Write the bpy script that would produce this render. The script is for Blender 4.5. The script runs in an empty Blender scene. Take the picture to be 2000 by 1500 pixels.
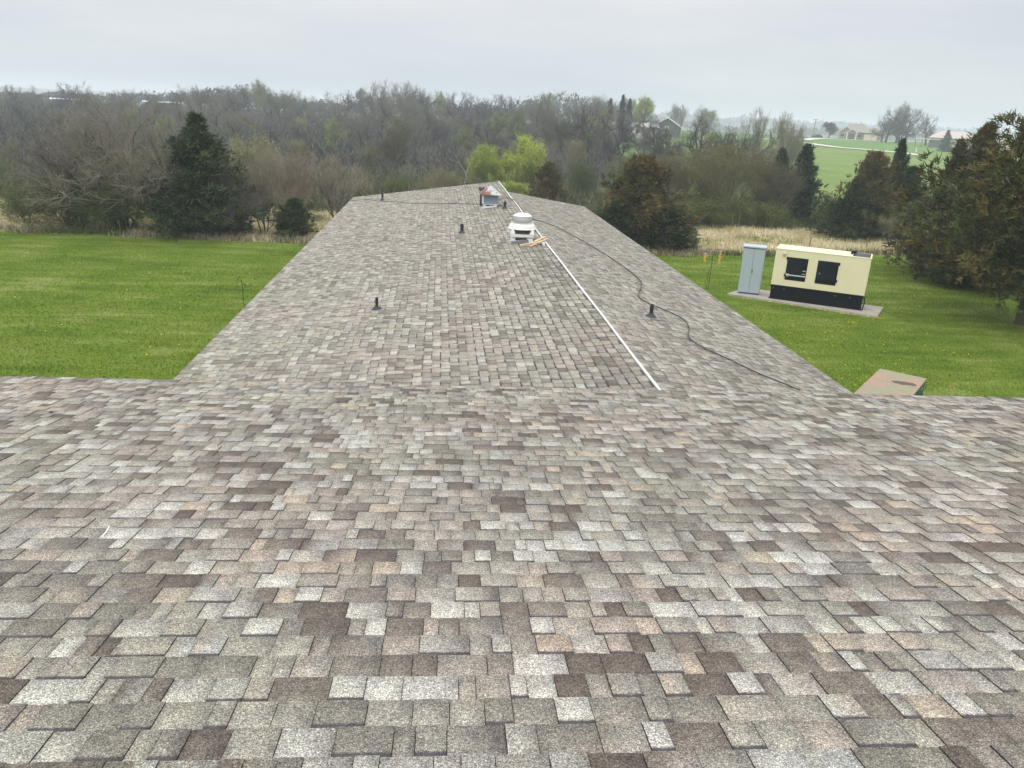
import bpy, math, random
import numpy as np
from mathutils import Vector, Matrix

random.seed(7)
rng = np.random.default_rng(11)
scene = bpy.context.scene
COL = scene.collection

# ------------------------------------------------------------------ camera
CAM = np.array([0.0, 0.0, 7.0])
RC = np.array([[0.99519476, 0.01613959, 0.09657594],
               [-0.08551862, -0.33708069, 0.93758369],
               [0.0476861, -0.94133741, -0.3340807]])     # rows: world X, Y, Z in lens axes (right, down, ahead)
FPX = 1502.0
cd = bpy.data.cameras.new('camera')
cam = bpy.data.objects.new('camera', cd)
COL.objects.link(cam)
cd.sensor_width = 36.0
cd.lens = 36.0 * FPX / 2000.0
cd.clip_start = 0.05
cd.clip_end = 12000
M = Matrix(((RC[0, 0], -RC[0, 1], -RC[0, 2], 0), (RC[1, 0], -RC[1, 1], -RC[1, 2], 0),
            (RC[2, 0], -RC[2, 1], -RC[2, 2], 7.0), (0, 0, 0, 1)))
cam.matrix_world = M
scene.camera = cam

# ------------------------------------------------------------------ world: overcast sky
SUN_EL, SUN_AZ = math.radians(52), math.radians(205)
w = bpy.data.worlds.new('World')
scene.world = w
w.use_nodes = True
nt = w.node_tree
nt.nodes.clear()
out = nt.nodes.new('ShaderNodeOutputWorld')
sky = nt.nodes.new('ShaderNodeTexSky')
sky.sky_type = 'NISHITA'
sky.sun_disc = False
sky.sun_elevation = SUN_EL
sky.sun_rotation = SUN_AZ
b1 = nt.nodes.new('ShaderNodeBackground')
b1.inputs[1].default_value = 0.08
nt.links.new(sky.outputs[0], b1.inputs[0])
tc = nt.nodes.new('ShaderNodeTexCoord')
sep = nt.nodes.new('ShaderNodeSeparateXYZ')
nt.links.new(tc.outputs['Generated'], sep.inputs[0])
ramp = nt.nodes.new('ShaderNodeValToRGB')
nt.links.new(sep.outputs[2], ramp.inputs[0])
cr = ramp.color_ramp
cr.elements[0].position = 0.0
cr.elements[0].color = (0.63, 0.69, 0.74, 1)
cr.elements[1].position = 1.0
cr.elements[1].color = (2.35, 2.36, 2.40, 1)
for p, c in [(0.04, (0.685, 0.73, 0.765, 1)), (0.12, (0.735, 0.75, 0.775, 1)), (0.3, (1.10, 1.11, 1.13, 1)), (0.6, (1.8, 1.82, 1.86, 1))]:
    e = cr.elements.new(p)
    e.color = c
mp = nt.nodes.new('ShaderNodeMapping')
mp.inputs['Scale'].default_value = (1.0, 1.0, 6.0)
nt.links.new(tc.outputs['Generated'], mp.inputs[0])
nz = nt.nodes.new('ShaderNodeTexNoise')
nz.inputs['Scale'].default_value = 2.2
nz.inputs['Detail'].default_value = 5
nt.links.new(mp.outputs[0], nz.inputs[0])
cr2 = nt.nodes.new('ShaderNodeValToRGB')
cr2.color_ramp.elements[0].position = 0.3
cr2.color_ramp.elements[0].color = (0.87, 0.91, 0.95, 1)
cr2.color_ramp.elements[1].position = 0.72
cr2.color_ramp.elements[1].color = (1.10, 1.075, 1.055, 1)
nt.links.new(nz.outputs[0], cr2.inputs[0])
mul = nt.nodes.new('ShaderNodeMixRGB')
mul.blend_type = 'MULTIPLY'
mul.inputs[0].default_value = 1
nt.links.new(ramp.outputs[0], mul.inputs[1])
nt.links.new(cr2.outputs[0], mul.inputs[2])
b2 = nt.nodes.new('ShaderNodeBackground')
b2.inputs[1].default_value = 1.0
nt.links.new(mul.outputs[0], b2.inputs[0])
mx = nt.nodes.new('ShaderNodeMixShader')
mx.inputs[0].default_value = 0.93
nt.links.new(b1.outputs[0], mx.inputs[1])
nt.links.new(b2.outputs[0], mx.inputs[2])
nt.links.new(mx.outputs[0], out.inputs[0])

sl = bpy.data.lights.new('sun', 'SUN')
sl.energy = 1.1
sl.angle = math.radians(16)
sl.color = (1.0, 0.97, 0.92)
sun = bpy.data.objects.new('sun', sl)
COL.objects.link(sun)
# the sun stands behind the camera and to its left
sd = Vector((-math.cos(SUN_EL) * 0.55, -math.cos(SUN_EL) * 0.835, math.sin(SUN_EL)))
sun.rotation_euler = sd.to_track_quat('Z', 'Y').to_euler()

scene.view_settings.view_transform = 'Standard'
scene.view_settings.look = 'None'
scene.view_settings.exposure = 0.08
scene.view_settings.gamma = 1.0
scene.view_settings.use_curve_mapping = False
scene.render.engine = 'CYCLES'
scene.cycles.max_bounces = 6
scene.cycles.diffuse_bounces = 3
scene.cycles.glossy_bounces = 2
scene.cycles.transmission_bounces = 2
scene.cycles.volume_bounces = 1
scene.cycles.transparent_max_bounces = 4


# ------------------------------------------------------------------ helpers
def tag(o, label=None, cat=None, group=None, kind=None):
    if label: o['label'] = label
    if cat: o['category'] = cat
    if group: o['group'] = group
    if kind: o['kind'] = kind
    return o


def empty(name, loc=(0, 0, 0), rz=0.0):
    o = bpy.data.objects.new(name, None)
    COL.objects.link(o)
    o.location = loc
    o.rotation_euler = (0, 0, rz)
    o.empty_display_size = 0.2
    return o


def link(name, me, parent=None):
    o = bpy.data.objects.new(name, me)
    COL.objects.link(o)
    if parent is not None:
        o.parent = parent
    return o


def npmesh(name, verts, faces, mats, midx=None, smooth=False, colors=None):
    """faces: array (n,3) or (n,4) or a list of both; colours per vertex or per corner"""
    me = bpy.data.meshes.new(name)
    verts = np.asarray(verts, dtype=np.float32)
    if isinstance(faces, np.ndarray):
        fl = [faces]
    else:
        fl = [np.asarray(x) for x in faces if len(x)]
    nv = len(verts)
    loops = np.concatenate([x.reshape(-1) for x in fl]).astype(np.int32)
    sizes = np.concatenate([np.full(len(x), x.shape[1]) for x in fl]).astype(np.int32)
    starts = np.concatenate([[0], np.cumsum(sizes)[:-1]]).astype(np.int32)
    me.vertices.add(nv)
    me.vertices.foreach_set('co', verts.reshape(-1))
    me.loops.add(len(loops))
    me.loops.foreach_set('vertex_index', loops)
    me.polygons.add(len(sizes))
    me.polygons.foreach_set('loop_start', starts)
    me.polygons.foreach_set('loop_total', sizes)
    for m in (mats if isinstance(mats, (list, tuple)) else [mats]):
        me.materials.append(m)
    if midx is not None:
        me.polygons.foreach_set('material_index', np.asarray(midx, dtype=np.int32))
    if colors is not None:
        colors = np.asarray(colors, dtype=np.float32)
        dom = 'POINT' if len(colors) == nv else 'CORNER'
        a = me.attributes.new('tint', 'FLOAT_COLOR', dom)
        a.data.foreach_set('color', colors.reshape(-1))
    me.update(calc_edges=True)
    if smooth:
        me.polygons.foreach_set('use_smooth', np.ones(len(sizes), dtype=bool))
    return me


class MB:
    """collects shapes and links them as one mesh object"""
    def __init__(self):
        self.v, self.f = [], []

    def add(self, vs, fs):
        b = len(self.v)
        self.v += [tuple(p) for p in vs]
        self.f += [tuple(i + b for i in q) for q in fs]
        return self

    def box(self, x0, x1, y0, y1, z0, z1, mat=None):
        vs = [Vector(p) for p in ((x0, y0, z0), (x1, y0, z0), (x1, y1, z0), (x0, y1, z0),
                                  (x0, y0, z1), (x1, y0, z1), (x1, y1, z1), (x0, y1, z1))]
        if mat is not None:
            vs = [mat @ p for p in vs]
        return self.add(vs, [(0, 3, 2, 1), (4, 5, 6, 7), (0, 1, 5, 4), (1, 2, 6, 5), (2, 3, 7, 6), (3, 0, 4, 7)])

    def tube(self, pts, r, n=8, r1=None, caps=True):
        pts = [Vector(p) for p in pts]
        rings = []
        prev = None
        for i, p in enumerate(pts):
            d = (pts[min(i + 1, len(pts) - 1)] - pts[max(i - 1, 0)]).normalized()
            a = Vector((0, 0, 1)) if abs(d.z) < 0.9 else Vector((1, 0, 0))
            if prev is not None:
                a = prev
            u = (a - d * a.dot(d)).normalized()
            prev = u
            v = d.cross(u)
            rr = r if r1 is None else r + (r1 - r) * i / (len(pts) - 1)
            rings.append([p + (u * math.cos(2 * math.pi * k / n) + v * math.sin(2 * math.pi * k / n)) * rr for k in range(n)])
        vs = [q for ring in rings for q in ring]
        fs = []
        for i in range(len(rings) - 1):
            for k in range(n):
                a, b2_ = i * n + k, i * n + (k + 1) % n
                fs.append((a, b2_, b2_ + n, a + n))
        if caps:
            fs.append(tuple(reversed(range(n))))
            fs.append(tuple((len(rings) - 1) * n + k for k in range(n)))
        return self.add(vs, fs)

    def lathe(self, prof, c=(0, 0, 0), n=32):
        vs, fs = [], []
        for r, z in prof:
            for k in range(n):
                a = 2 * math.pi * k / n
                vs.append((c[0] + r * math.cos(a), c[1] + r * math.sin(a), c[2] + z))
        for i in range(len(prof) - 1):
            for k in range(n):
                a, b2_ = i * n + k, i * n + (k + 1) % n
                fs.append((a, b2_, b2_ + n, a + n))
        if prof[0][0] > 1e-4: fs.append(tuple(reversed(range(n))))
        if prof[-1][0] > 1e-4: fs.append(tuple((len(prof) - 1) * n + k for k in range(n)))
        return self.add(vs, fs)

    def build(self, name, mat, parent=None, smooth=False, bevel=0.0, loc=None):
        me = bpy.data.meshes.new(name)
        me.from_pydata(self.v, [], self.f)
        me.materials.append(mat)
        me.update()
        if smooth:
            me.polygons.foreach_set('use_smooth', [True] * len(me.polygons))
        o = link(name, me, parent)
        if loc is not None: o.location = loc
        if bevel:
            m = o.modifiers.new('bevel', 'BEVEL')
            m.width = bevel
            m.segments = 2
            m.limit_method = 'ANGLE'
        return o


# ------------------------------------------------------------------ materials
def newmat(name):
    m = bpy.data.materials.new(name)
    m.use_nodes = True
    n = m.node_tree
    bs = n.nodes['Principled BSDF']
    return m, n, bs


def noise(n, scale, detail=4, vec=None, rough=0.6):
    t = n.nodes.new('ShaderNodeTexNoise')
    t.inputs['Scale'].default_value = scale
    t.inputs['Detail'].default_value = detail
    t.inputs['Roughness'].default_value = rough
    if vec is not None: n.links.new(vec, t.inputs['Vector'])
    return t.outputs[0]


def rampn(n, fac, stops):
    r = n.nodes.new('ShaderNodeValToRGB')
    n.links.new(fac, r.inputs[0])
    els = r.color_ramp.elements
    els[0].position, els[0].color = stops[0][0], tuple(stops[0][1]) + (1,)
    els[1].position, els[1].color = stops[-1][0], tuple(stops[-1][1]) + (1,)
    for p, c in stops[1:-1]:
        e = els.new(p)
        e.color = tuple(c) + (1,)
    return r.outputs[0]


def mix(n, a, b, fac, mode='MIX'):
    x = n.nodes.new('ShaderNodeMixRGB')
    x.blend_type = mode
    for i, v in ((0, fac), (1, a), (2, b)):
        if isinstance(v, (int, float)): x.inputs[i].default_value = v
        elif isinstance(v, tuple): x.inputs[i].default_value = v + (1,) if len(v) == 3 else v
        else: n.links.new(v, x.inputs[i])
    return x.outputs[0]


def wpos(n):
    return n.nodes.new('ShaderNodeNewGeometry').outputs['Position']


def bump(n, bs, h, strength=0.4, dist=0.01):
    b = n.nodes.new('ShaderNodeBump')
    b.inputs['Strength'].default_value = strength
    b.inputs['Distance'].default_value = dist
    n.links.new(h, b.inputs['Height'])
    n.links.new(b.outputs[0], bs.inputs['Normal'])


def paint(name, col, rough=0.5, metal=0.0, dirt=0.25, dirtcol=(0.12, 0.10, 0.08), scale=3.0, spec=0.5):
    m, n, bs = newmat(name)
    tcn = n.nodes.new('ShaderNodeTexCoord').outputs['Object']
    a = noise(n, scale, 6, tcn)
    f = rampn(n, a, [(0.42, (0, 0, 0)), (0.75, (1, 1, 1))])
    f2 = mix(n, (0, 0, 0), f, dirt)
    c = mix(n, tuple(col), tuple(dirtcol), f2)
    g = noise(n, scale * 25, 2, tcn)
    c2 = mix(n, c, rampn(n, g, [(0.3, (0.9, 0.9, 0.9)), (0.7, (1.06, 1.06, 1.06))]), 0.8, 'MULTIPLY')
    n.links.new(c2, bs.inputs['Base Color'])
    bs.inputs['Roughness'].default_value = rough
    bs.inputs['Metallic'].default_value = metal
    bs.inputs['Specular IOR Level'].default_value = spec
    bump(n, bs, a, 0.08, 0.01)
    return m


def shingle_mat(name, sat=1.0):
    m, n, bs = newmat(name)
    at = n.nodes.new('ShaderNodeAttribute')
    at.attribute_name = 'tint'
    pos = wpos(n)
    # granules: two sizes of speckle
    g1 = noise(n, 240, 2, pos, 0.75)
    g2 = noise(n, 105, 3, pos, 0.75)
    sp = rampn(n, g1, [(0.30, (0.12, 0.12, 0.12)), (0.44, (0.66, 0.66, 0.66)), (0.55, (1.14, 1.13, 1.11)), (0.70, (2.5, 2.47, 2.4))])
    sp2 = rampn(n, g2, [(0.32, (0.50, 0.49, 0.48)), (0.5, (1.0, 1.0, 1.0)), (0.68, (1.55, 1.54, 1.51))])
    c = mix(n, at.outputs['Color'], sp, 1.0, 'MULTIPLY')
    c = mix(n, c, sp2, 1.0, 'MULTIPLY')
    # blend-drop colour drift within and across pieces
    l1 = noise(n, 5.5, 3, pos)
    c = mix(n, c, rampn(n, l1, [(0.3, (0.86, 0.85, 0.86)), (0.5, (1, 1, 1)), (0.7, (1.10, 1.08, 1.03))]), 1.0, 'MULTIPLY')
    l3 = noise(n, 17, 4, pos)
    c = mix(n, c, rampn(n, l3, [(0.3, (0.80, 0.80, 0.81)), (0.5, (1, 1, 1)), (0.7, (1.16, 1.15, 1.12))]), 1.0, 'MULTIPLY')
    l2 = noise(n, 0.45, 2, pos)
    c = mix(n, c, rampn(n, l2, [(0.35, (1.05, 0.985, 0.975)), (0.5, (1, 1, 1)), (0.65, (0.985, 1.01, 0.95))]), 0.8, 'MULTIPLY')
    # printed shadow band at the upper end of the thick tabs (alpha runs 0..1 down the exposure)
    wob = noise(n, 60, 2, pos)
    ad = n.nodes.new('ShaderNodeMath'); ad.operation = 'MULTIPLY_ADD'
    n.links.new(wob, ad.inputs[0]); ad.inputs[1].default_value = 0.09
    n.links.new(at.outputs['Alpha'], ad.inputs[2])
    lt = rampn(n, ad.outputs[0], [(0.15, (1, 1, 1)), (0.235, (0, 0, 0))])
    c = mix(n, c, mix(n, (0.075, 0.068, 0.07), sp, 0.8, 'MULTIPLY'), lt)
    n.links.new(c, bs.inputs['Base Color'])
    bs.inputs['Roughness'].default_value = 0.93
    bs.inputs['Specular IOR Level'].default_value = 0.25
    bump(n, bs, g1, 0.5, 0.002)
    return m


MAT = {}
MAT['shingle'] = shingle_mat('shingle_granules')
MAT['white_metal'] = paint('white_painted_metal', (0.72, 0.72, 0.70), 0.45, dirt=0.12)
MAT['drip'] = paint('drip_edge_metal', (0.54, 0.51, 0.46), 0.5, dirt=0.3)
MAT['siding'] = paint('tan_siding', (0.42, 0.36, 0.28), 0.7, dirt=0.2)
MAT['deck'] = paint('roof_underlayment', (0.05, 0.045, 0.04), 0.95)
MAT['fan_white'] = paint('fan_white', (0.66, 0.655, 0.63), 0.5, dirt=0.12, dirtcol=(0.5, 0.46, 0.4))
MAT['fan_grey'] = paint('fan_grey', (0.50, 0.50, 0.49), 0.55, dirt=0.2)
MAT['lead_white'] = paint('flashing_white', (0.66, 0.68, 0.70), 0.5, dirt=0.35, dirtcol=(0.25, 0.25, 0.26), scale=6)
MAT['dark_void'] = paint('dark_louvre', (0.012, 0.012, 0.014), 0.7)
MAT['pipe'] = paint('black_vent_pipe', (0.020, 0.018, 0.021), 0.55, dirt=0.3, dirtcol=(0.06, 0.05, 0.05))
MAT['boot'] = paint('rubber_boot', (0.022, 0.024, 0.024), 0.7)
MAT['flashing'] = paint('pipe_flashing', (0.20, 0.19, 0.20), 0.6, dirt=0.4)
MAT['box_blue'] = paint('blue_grey_metal', (0.20, 0.245, 0.30), 0.5, dirt=0.3, dirtcol=(0.12, 0.13, 0.16), scale=5)
MAT['flue'] = paint('rusty_flue', (0.045, 0.032, 0.03), 0.7, dirt=0.6, dirtcol=(0.10, 0.05, 0.03), scale=8)
MAT['cable'] = paint('black_cable', (0.016, 0.014, 0.013), 0.5)
MAT['cab'] = paint('cabinet_grey', (0.355, 0.42, 0.455), 0.42, dirt=0.10, scale=1.5, dirtcol=(0.25, 0.27, 0.28))
MAT['cab_dark'] = paint('cabinet_gap', (0.06, 0.08, 0.10), 0.6)
MAT['gen_yellow'] = paint('generator_cream', (0.71, 0.668, 0.44), 0.42, dirt=0.14, dirtcol=(0.42, 0.36, 0.20), scale=1.2)
MAT['gen_black'] = paint('generator_black', (0.005, 0.007, 0.010), 0.6, dirt=0.3, dirtcol=(0.016, 0.016, 0.016), spec=0.12)
MAT['gen_door'] = paint('generator_door', (0.006, 0.010, 0.014), 0.5, dirt=0.1, spec=0.15)
MAT['chrome'] = paint('bright_metal', (0.6, 0.6, 0.6), 0.3, 0.8)
MAT['decal'] = paint('white_decal', (0.62, 0.66, 0.70), 0.5, dirt=0.3, scale=20)
MAT['concrete'] = paint('pad_concrete', (0.36, 0.33, 0.28), 0.9, dirt=0.6, dirtcol=(0.17, 0.16, 0.13), scale=2.5)
MAT['trans_green'] = paint('transformer_green', (0.028, 0.075, 0.060), 0.5, dirt=0.3)
MAT['rod'] = paint('black_iron_rod', (0.015, 0.015, 0.016), 0.6)
MAT['post'] = paint('weathered_post', (0.20, 0.15, 0.10), 0.9, dirt=0.5)
MAT['feeder'] = paint('yellow_feeder', (0.70, 0.38, 0.04), 0.6, dirt=0.3)
MAT['feeder_pale'] = paint('pale_feeder', (0.6, 0.58, 0.5), 0.6)
MAT['fresh_wood'] = paint('fresh_lumber', (0.60, 0.455, 0.29), 0.8, dirt=0.5, dirtcol=(0.30, 0.14, 0.07), scale=9)
MAT['white_bit'] = paint('white_splinter', (0.75, 0.72, 0.66), 0.7, dirt=0.1)
MAT['house_green'] = paint('green_grey_siding', (0.085, 0.10, 0.085), 0.8)
MAT['trim_white'] = paint('trim_white', (0.75, 0.75, 0.73), 0.6, dirt=0.1)
MAT['glass'] = paint('window_glass', (0.05, 0.06, 0.07), 0.15, spec=0.8)
MAT['roof_dark'] = paint('dark_roof', (0.07, 0.065, 0.06), 0.9)
MAT['roof_taupe'] = paint('taupe_roof', (0.25, 0.225, 0.19), 0.9)
MAT['stone_tan'] = paint('tan_stone', (0.27, 0.225, 0.165), 0.9, dirt=0.5)
MAT['cream'] = paint('cream_door', (0.66, 0.58, 0.44), 0.7)
MAT['pale_wall'] = paint('pale_wall', (0.60, 0.55, 0.50), 0.8)
MAT['roof_pink'] = paint('pinkish_metal_roof', (0.44, 0.375, 0.345), 0.7, dirt=0.2)
MAT['shed_wall'] = paint('beige_shed_wall', (0.52, 0.46, 0.34), 0.8)
MAT['drive'] = paint('pale_gravel', (0.62, 0.56, 0.48), 0.95, dirt=0.3, dirtcol=(0.4, 0.36, 0.3), scale=0.3)
MAT['car_dark'] = paint('dark_car_paint', (0.02, 0.022, 0.03), 0.3)


def rusty_top():
    m, n, bs = newmat('rusty_lid')
    tcn = n.nodes.new('ShaderNodeTexCoord').outputs['Object']
    a = noise(n, 1.6, 5, tcn)
    c = rampn(n, a, [(0.28, (0.38, 0.18, 0.115)), (0.42, (0.30, 0.205, 0.14)), (0.53, (0.235, 0.215, 0.14)), (0.75, (0.23, 0.22, 0.15))])
    g = noise(n, 22, 5, tcn)
    c = mix(n, c, rampn(n, g, [(0.3, (0.84, 0.82, 0.8)), (0.7, (1.12, 1.1, 1.08))]), 1.0, 'MULTIPLY')
    n.links.new(c, bs.inputs['Base Color'])
    bs.inputs['Roughness'].default_value = 0.75
    return m


def rust_cap():
    m, n, bs = newmat('rusty_galvanised_cap')
    tcn = n.nodes.new('ShaderNodeTexCoord').outputs['Object']
    mpn = n.nodes.new('ShaderNodeMapping')
    mpn.inputs['Location'].default_value = (0.32, 0.1, 0)
    n.links.new(tcn, mpn.inputs[0])
    a = noise(n, 2.6, 4, mpn.outputs[0])
    sx = n.nodes.new('ShaderNodeSeparateXYZ')
    n.links.new(tcn, sx.inputs[0])
    ma = n.nodes.new('ShaderNodeMath'); ma.operation = 'MULTIPLY_ADD'
    n.links.new(sx.outputs[0], ma.inputs[0]); ma.inputs[1].default_value = 0.55
    n.links.new(a, ma.inputs[2])
    c = rampn(n, ma.outputs[0], [(0.28, (0.17, 0.075, 0.06)), (0.40, (0.22, 0.11, 0.09)), (0.46, (0.44, 0.46, 0.47)), (0.54, (0.34, 0.42, 0.40)), (0.64, (0.46, 0.44, 0.42))])
    g = noise(n, 30, 4, tcn)
    c = mix(n, c, rampn(n, g, [(0.3, (0.8, 0.8, 0.8)), (0.7, (1.15, 1.1, 1.1))]), 1.0, 'MULTIPLY')
    n.links.new(c, bs.inputs['Base Color'])
    bs.inputs['Roughness'].default_value = 0.55
    bs.inputs['Metallic'].default_value = 0.2
    return m


MAT['rust_lid'] = rusty_top()
MAT['rust_cap'] = rust_cap()


def lawn_color(n, pos):
    a = noise(n, 0.28, 5, pos, 0.65)
    mpn = n.nodes.new('ShaderNodeMapping')
    mpn.inputs['Rotation'].default_value = (0, 0, 0.35)
    mpn.inputs['Scale'].default_value = (0.35, 1.4, 1)
    n.links.new(pos, mpn.inputs[0])
    s = noise(n, 0.9, 4, mpn.outputs[0], 0.6)
    ad = n.nodes.new('ShaderNodeMath'); ad.operation = 'ADD'
    n.links.new(a, ad.inputs[0]); n.links.new(s, ad.inputs[1])
    hf = n.nodes.new('ShaderNodeMath'); hf.operation = 'MULTIPLY'; hf.inputs[1].default_value = 0.5
    n.links.new(ad.outputs[0], hf.inputs[0])
    c = rampn(n, hf.outputs[0], [(0.36, (0.068, 0.112, 0.011)), (0.46, (0.098, 0.154, 0.015)), (0.54, (0.128, 0.182, 0.024)), (0.66, (0.215, 0.245, 0.080))])
    # bare, straw coloured spots
    sp = noise(n, 0.55, 3, mpn.outputs[0], 0.4)
    f = rampn(n, sp, [(0.70, (0, 0, 0)), (0.76, (1, 1, 1))])
    c = mix(n, c, (0.26, 0.235, 0.11), mix(n, (0, 0, 0), f, 0.6))
    return c


def lawn_mat():
    m, n, bs = newmat('mown_lawn')
    pos = wpos(n)
    c = lawn_color(n, pos)
    g = noise(n, 14, 5, pos, 0.75)
    c = mix(n, c, rampn(n, g, [(0.28, (0.50, 0.55, 0.45)), (0.5, (1, 1, 1)), (0.72, (1.45, 1.35, 1.3))]), 1.0, 'MULTIPLY')
    n.links.new(c, bs.inputs['Base Color'])
    bs.inputs['Roughness'].default_value = 0.95
    bs.inputs['Specular IOR Level'].default_value = 0.1
    bump(n, bs, g, 0.9, 0.05)
    return m


def blade_mat(name, lawn=False):
    m, n, bs = newmat(name)
    at = n.nodes.new('ShaderNodeAttribute')
    at.attribute_name = 'tint'
    if lawn:
        c = mix(n, lawn_color(n, wpos(n)), at.outputs['Color'], 1.0, 'MULTIPLY')
    else:
        c = at.outputs['Color']
    n.links.new(c, bs.inputs['Base Color'])
    bs.inputs['Roughness'].default_value = 0.9
    bs.inputs['Specular IOR Level'].default_value = 0.12
    return m


def ground_mat():
    m, n, bs = newmat('terrain_cover')
    at = n.nodes.new('ShaderNodeAttribute')
    at.attribute_name = 'tint'
    pos = wpos(n)
    a = noise(n, 0.12, 6, pos, 0.7)
    g = noise(n, 1.8, 6, pos, 0.75)
    c = mix(n, at.outputs['Color'], rampn(n, a, [(0.35, (0.78, 0.86, 0.80)), (0.5, (1, 1, 1)), (0.65, (1.22, 1.10, 1.15))]), 1.0, 'MULTIPLY')
    c = mix(n, c, rampn(n, g, [(0.3, (0.72, 0.75, 0.7)), (0.7, (1.25, 1.2, 1.2))]), 1.0, 'MULTIPLY')
    n.links.new(c, bs.inputs['Base Color'])
    bs.inputs['Roughness'].default_value = 0.95
    bs.inputs['Specular IOR Level'].default_value = 0.1
    bump(n, bs, g, 0.7, 0.1)
    return m


def leaf_mat(name, var=0.12):
    """colour from the tint attribute, shifted a little per tree"""
    m, n, bs = newmat(name)
    at = n.nodes.new('ShaderNodeAttribute')
    at.attribute_name = 'tint'
    oi = n.nodes.new('ShaderNodeObjectInfo')
    v = rampn(n, oi.outputs['Random'], [(0.0, (1 - var, 1 - var, 1 - var * 0.6)), (0.5, (1.0, 1.0 + var * 0.25, 1 - var * 0.5)), (1.0, (1 + var, 1 + var * 0.95, 1 + var * 0.85))])
    c = mix(n, at.outputs['Color'], v, 1.0, 'MULTIPLY')
    n.links.new(c, bs.inputs['Base Color'])
    bs.inputs['Roughness'].default_value = 0.85
    bs.inputs['Specular IOR Level'].default_value = 0.15
    return m


MAT['lawn'] = lawn_mat()
MAT['lawn_blade'] = blade_mat('lawn_blades', True)
MAT['blade'] = blade_mat('grass_blades')
MAT['ground'] = ground_mat()
MAT['leaf'] = leaf_mat('foliage', 0.08)
MAT['bark'] = leaf_mat('bark_and_twigs', 0.30)


# ------------------------------------------------------------------ terrain
PROF = [(-100, 0), (53, 0), (62, -1.3), (75, -2.2), (88, -1.8), (100, -1.0), (150, -.3), (200, .7), (300, 2.4), (350, 2.6),
        (450, 1), (700, -4), (1200, -3), (1600, 2), (2200, 4), (6000, 0)]
PX = [p[0] for p in PROF]
PZ = [p[1] for p in PROF]


def gz(x, y):
    return np.interp(y, PX, PZ)


def edge(x):
    x = np.asarray(x, dtype=float)
    return 40.6 + np.maximum(0, x - 12) * 0.18 + np.maximum(0, -7 - x) * 0.05 + 0.18 * np.sin(x * 1.3) + 0.1 * np.sin(x * 3.7)


xs = np.unique(np.concatenate([np.linspace(-60, 60, 81), np.linspace(-300, 300, 101), np.linspace(-3000, 3000, 61)]))
ys = np.unique(np.concatenate([np.linspace(-60, 120, 121), np.linspace(120, 460, 86), np.linspace(460, 5500, 70)]))
XX, YY = np.meshgrid(xs, ys)
ZZ = gz(XX, YY)
ZZ = ZZ + np.where(YY > 60, 0.12 * np.sin(XX * 0.11) * np.cos(YY * 0.07) * np.clip((YY - 60) / 60, 0, 1), 0)
nx, ny = len(xs), len(ys)
idx = np.arange(nx * ny).reshape(ny, nx)
faces = np.stack([idx[:-1, :-1], idx[:-1, 1:], idx[1:, 1:], idx[1:, :-1]], -1).reshape(-1, 4)
X1, Y1 = XX.ravel(), YY.ravel()
A1 = X1 / np.maximum(Y1, 1)
colr = np.empty((len(X1), 4))
colr[:] = (0.075, 0.085, 0.035, 1)                                   # wood floor
pr = (Y1 > 38) & (Y1 < 56)
colr[pr] = (0.36, 0.32, 0.18, 1)                                    # straw meadow
colr[(Y1 <= 38)] = (0.11, 0.17, 0.02, 1)
fld = (Y1 >= 56) & (A1 > 0.40)
colr[fld] = (0.14, 0.20, 0.05, 1)
colr[(Y1 > 85) & (A1 > 0.22) & (A1 <= 0.40)] = (0.10, 0.165, 0.045, 1)
colr[(Y1 > 225) & (A1 > 0.40)] = (0.105, 0.19, 0.05, 1)
colr[(Y1 > 700)] = (0.16, 0.17, 0.12, 1)
gm = npmesh('ground', np.stack([X1, Y1, ZZ.ravel()], -1), faces, MAT['ground'], smooth=True, colors=colr)
tag(link('ground', gm), kind='structure', label='meadow and valley ground running to the far hills')

# mown lawn, one sheet 2 cm above the ground, with an uneven far edge
lx = np.linspace(-75, 75, 301)
rows = []
for t in np.linspace(0, 1, 40):
    yv = -45 + (edge(lx) + 45) * t
    rows.append(np.stack([lx, yv, np.full_like(lx, 0.02)], -1))
lv = np.concatenate(rows)
idx = np.arange(len(lv)).reshape(40, 301)
lf = np.stack([idx[:-1, :-1], idx[:-1, 1:], idx[1:, 1:], idx[1:, :-1]], -1).reshape(-1, 4)
tag(link('lawn', npmesh('lawn', lv, lf, MAT['lawn'])), kind='structure', label='mown green lawn on both sides of the wing')


def drive(name, pts, wdt, dz=0.06):
    pts = [np.array(p, dtype=float) for p in pts]
    P = []
    for i in range(len(pts) - 1):
        for t in np.linspace(0, 1, 6, endpoint=False):
            P.append(pts[i] * (1 - t) + pts[i + 1] * t)
    P.append(pts[-1])
    P = np.array(P)
    for _ in range(3):
        P[1:-1] = (P[:-2] + 2 * P[1:-1] + P[2:]) / 4
    d = np.gradient(P, axis=0)
    d /= np.linalg.norm(d, axis=1)[:, None]
    nn = np.stack([-d[:, 1], d[:, 0]], -1)
    L, R_ = P + nn * wdt / 2, P - nn * wdt / 2
    V = []
    for a, b in zip(L, R_):
        V.append((a[0], a[1], gz(0, a[1]) + dz + 0.12))
        V.append((b[0], b[1], gz(0, b[1]) + dz + 0.12))
    k = np.arange(len(P) - 1) * 2
    F = np.stack([k, k + 1, k + 3, k + 2], -1)
    return tag(link(name, npmesh(name, V, F, MAT['drive'])), kind='structure')


drive('driveway', [(104, 279), (112, 271), (117.5, 265), (119, 257), (118.6, 244), (119, 233), (124, 228), (127.2, 225), (130.7, 215), (130, 207)], 4.2)
drive('driveway', [(117.5, 264), (124, 274), (132.5, 285), (142, 298), (152, 310), (167, 319), (178, 316), (186, 310)], 4.5, 0.10)

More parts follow.
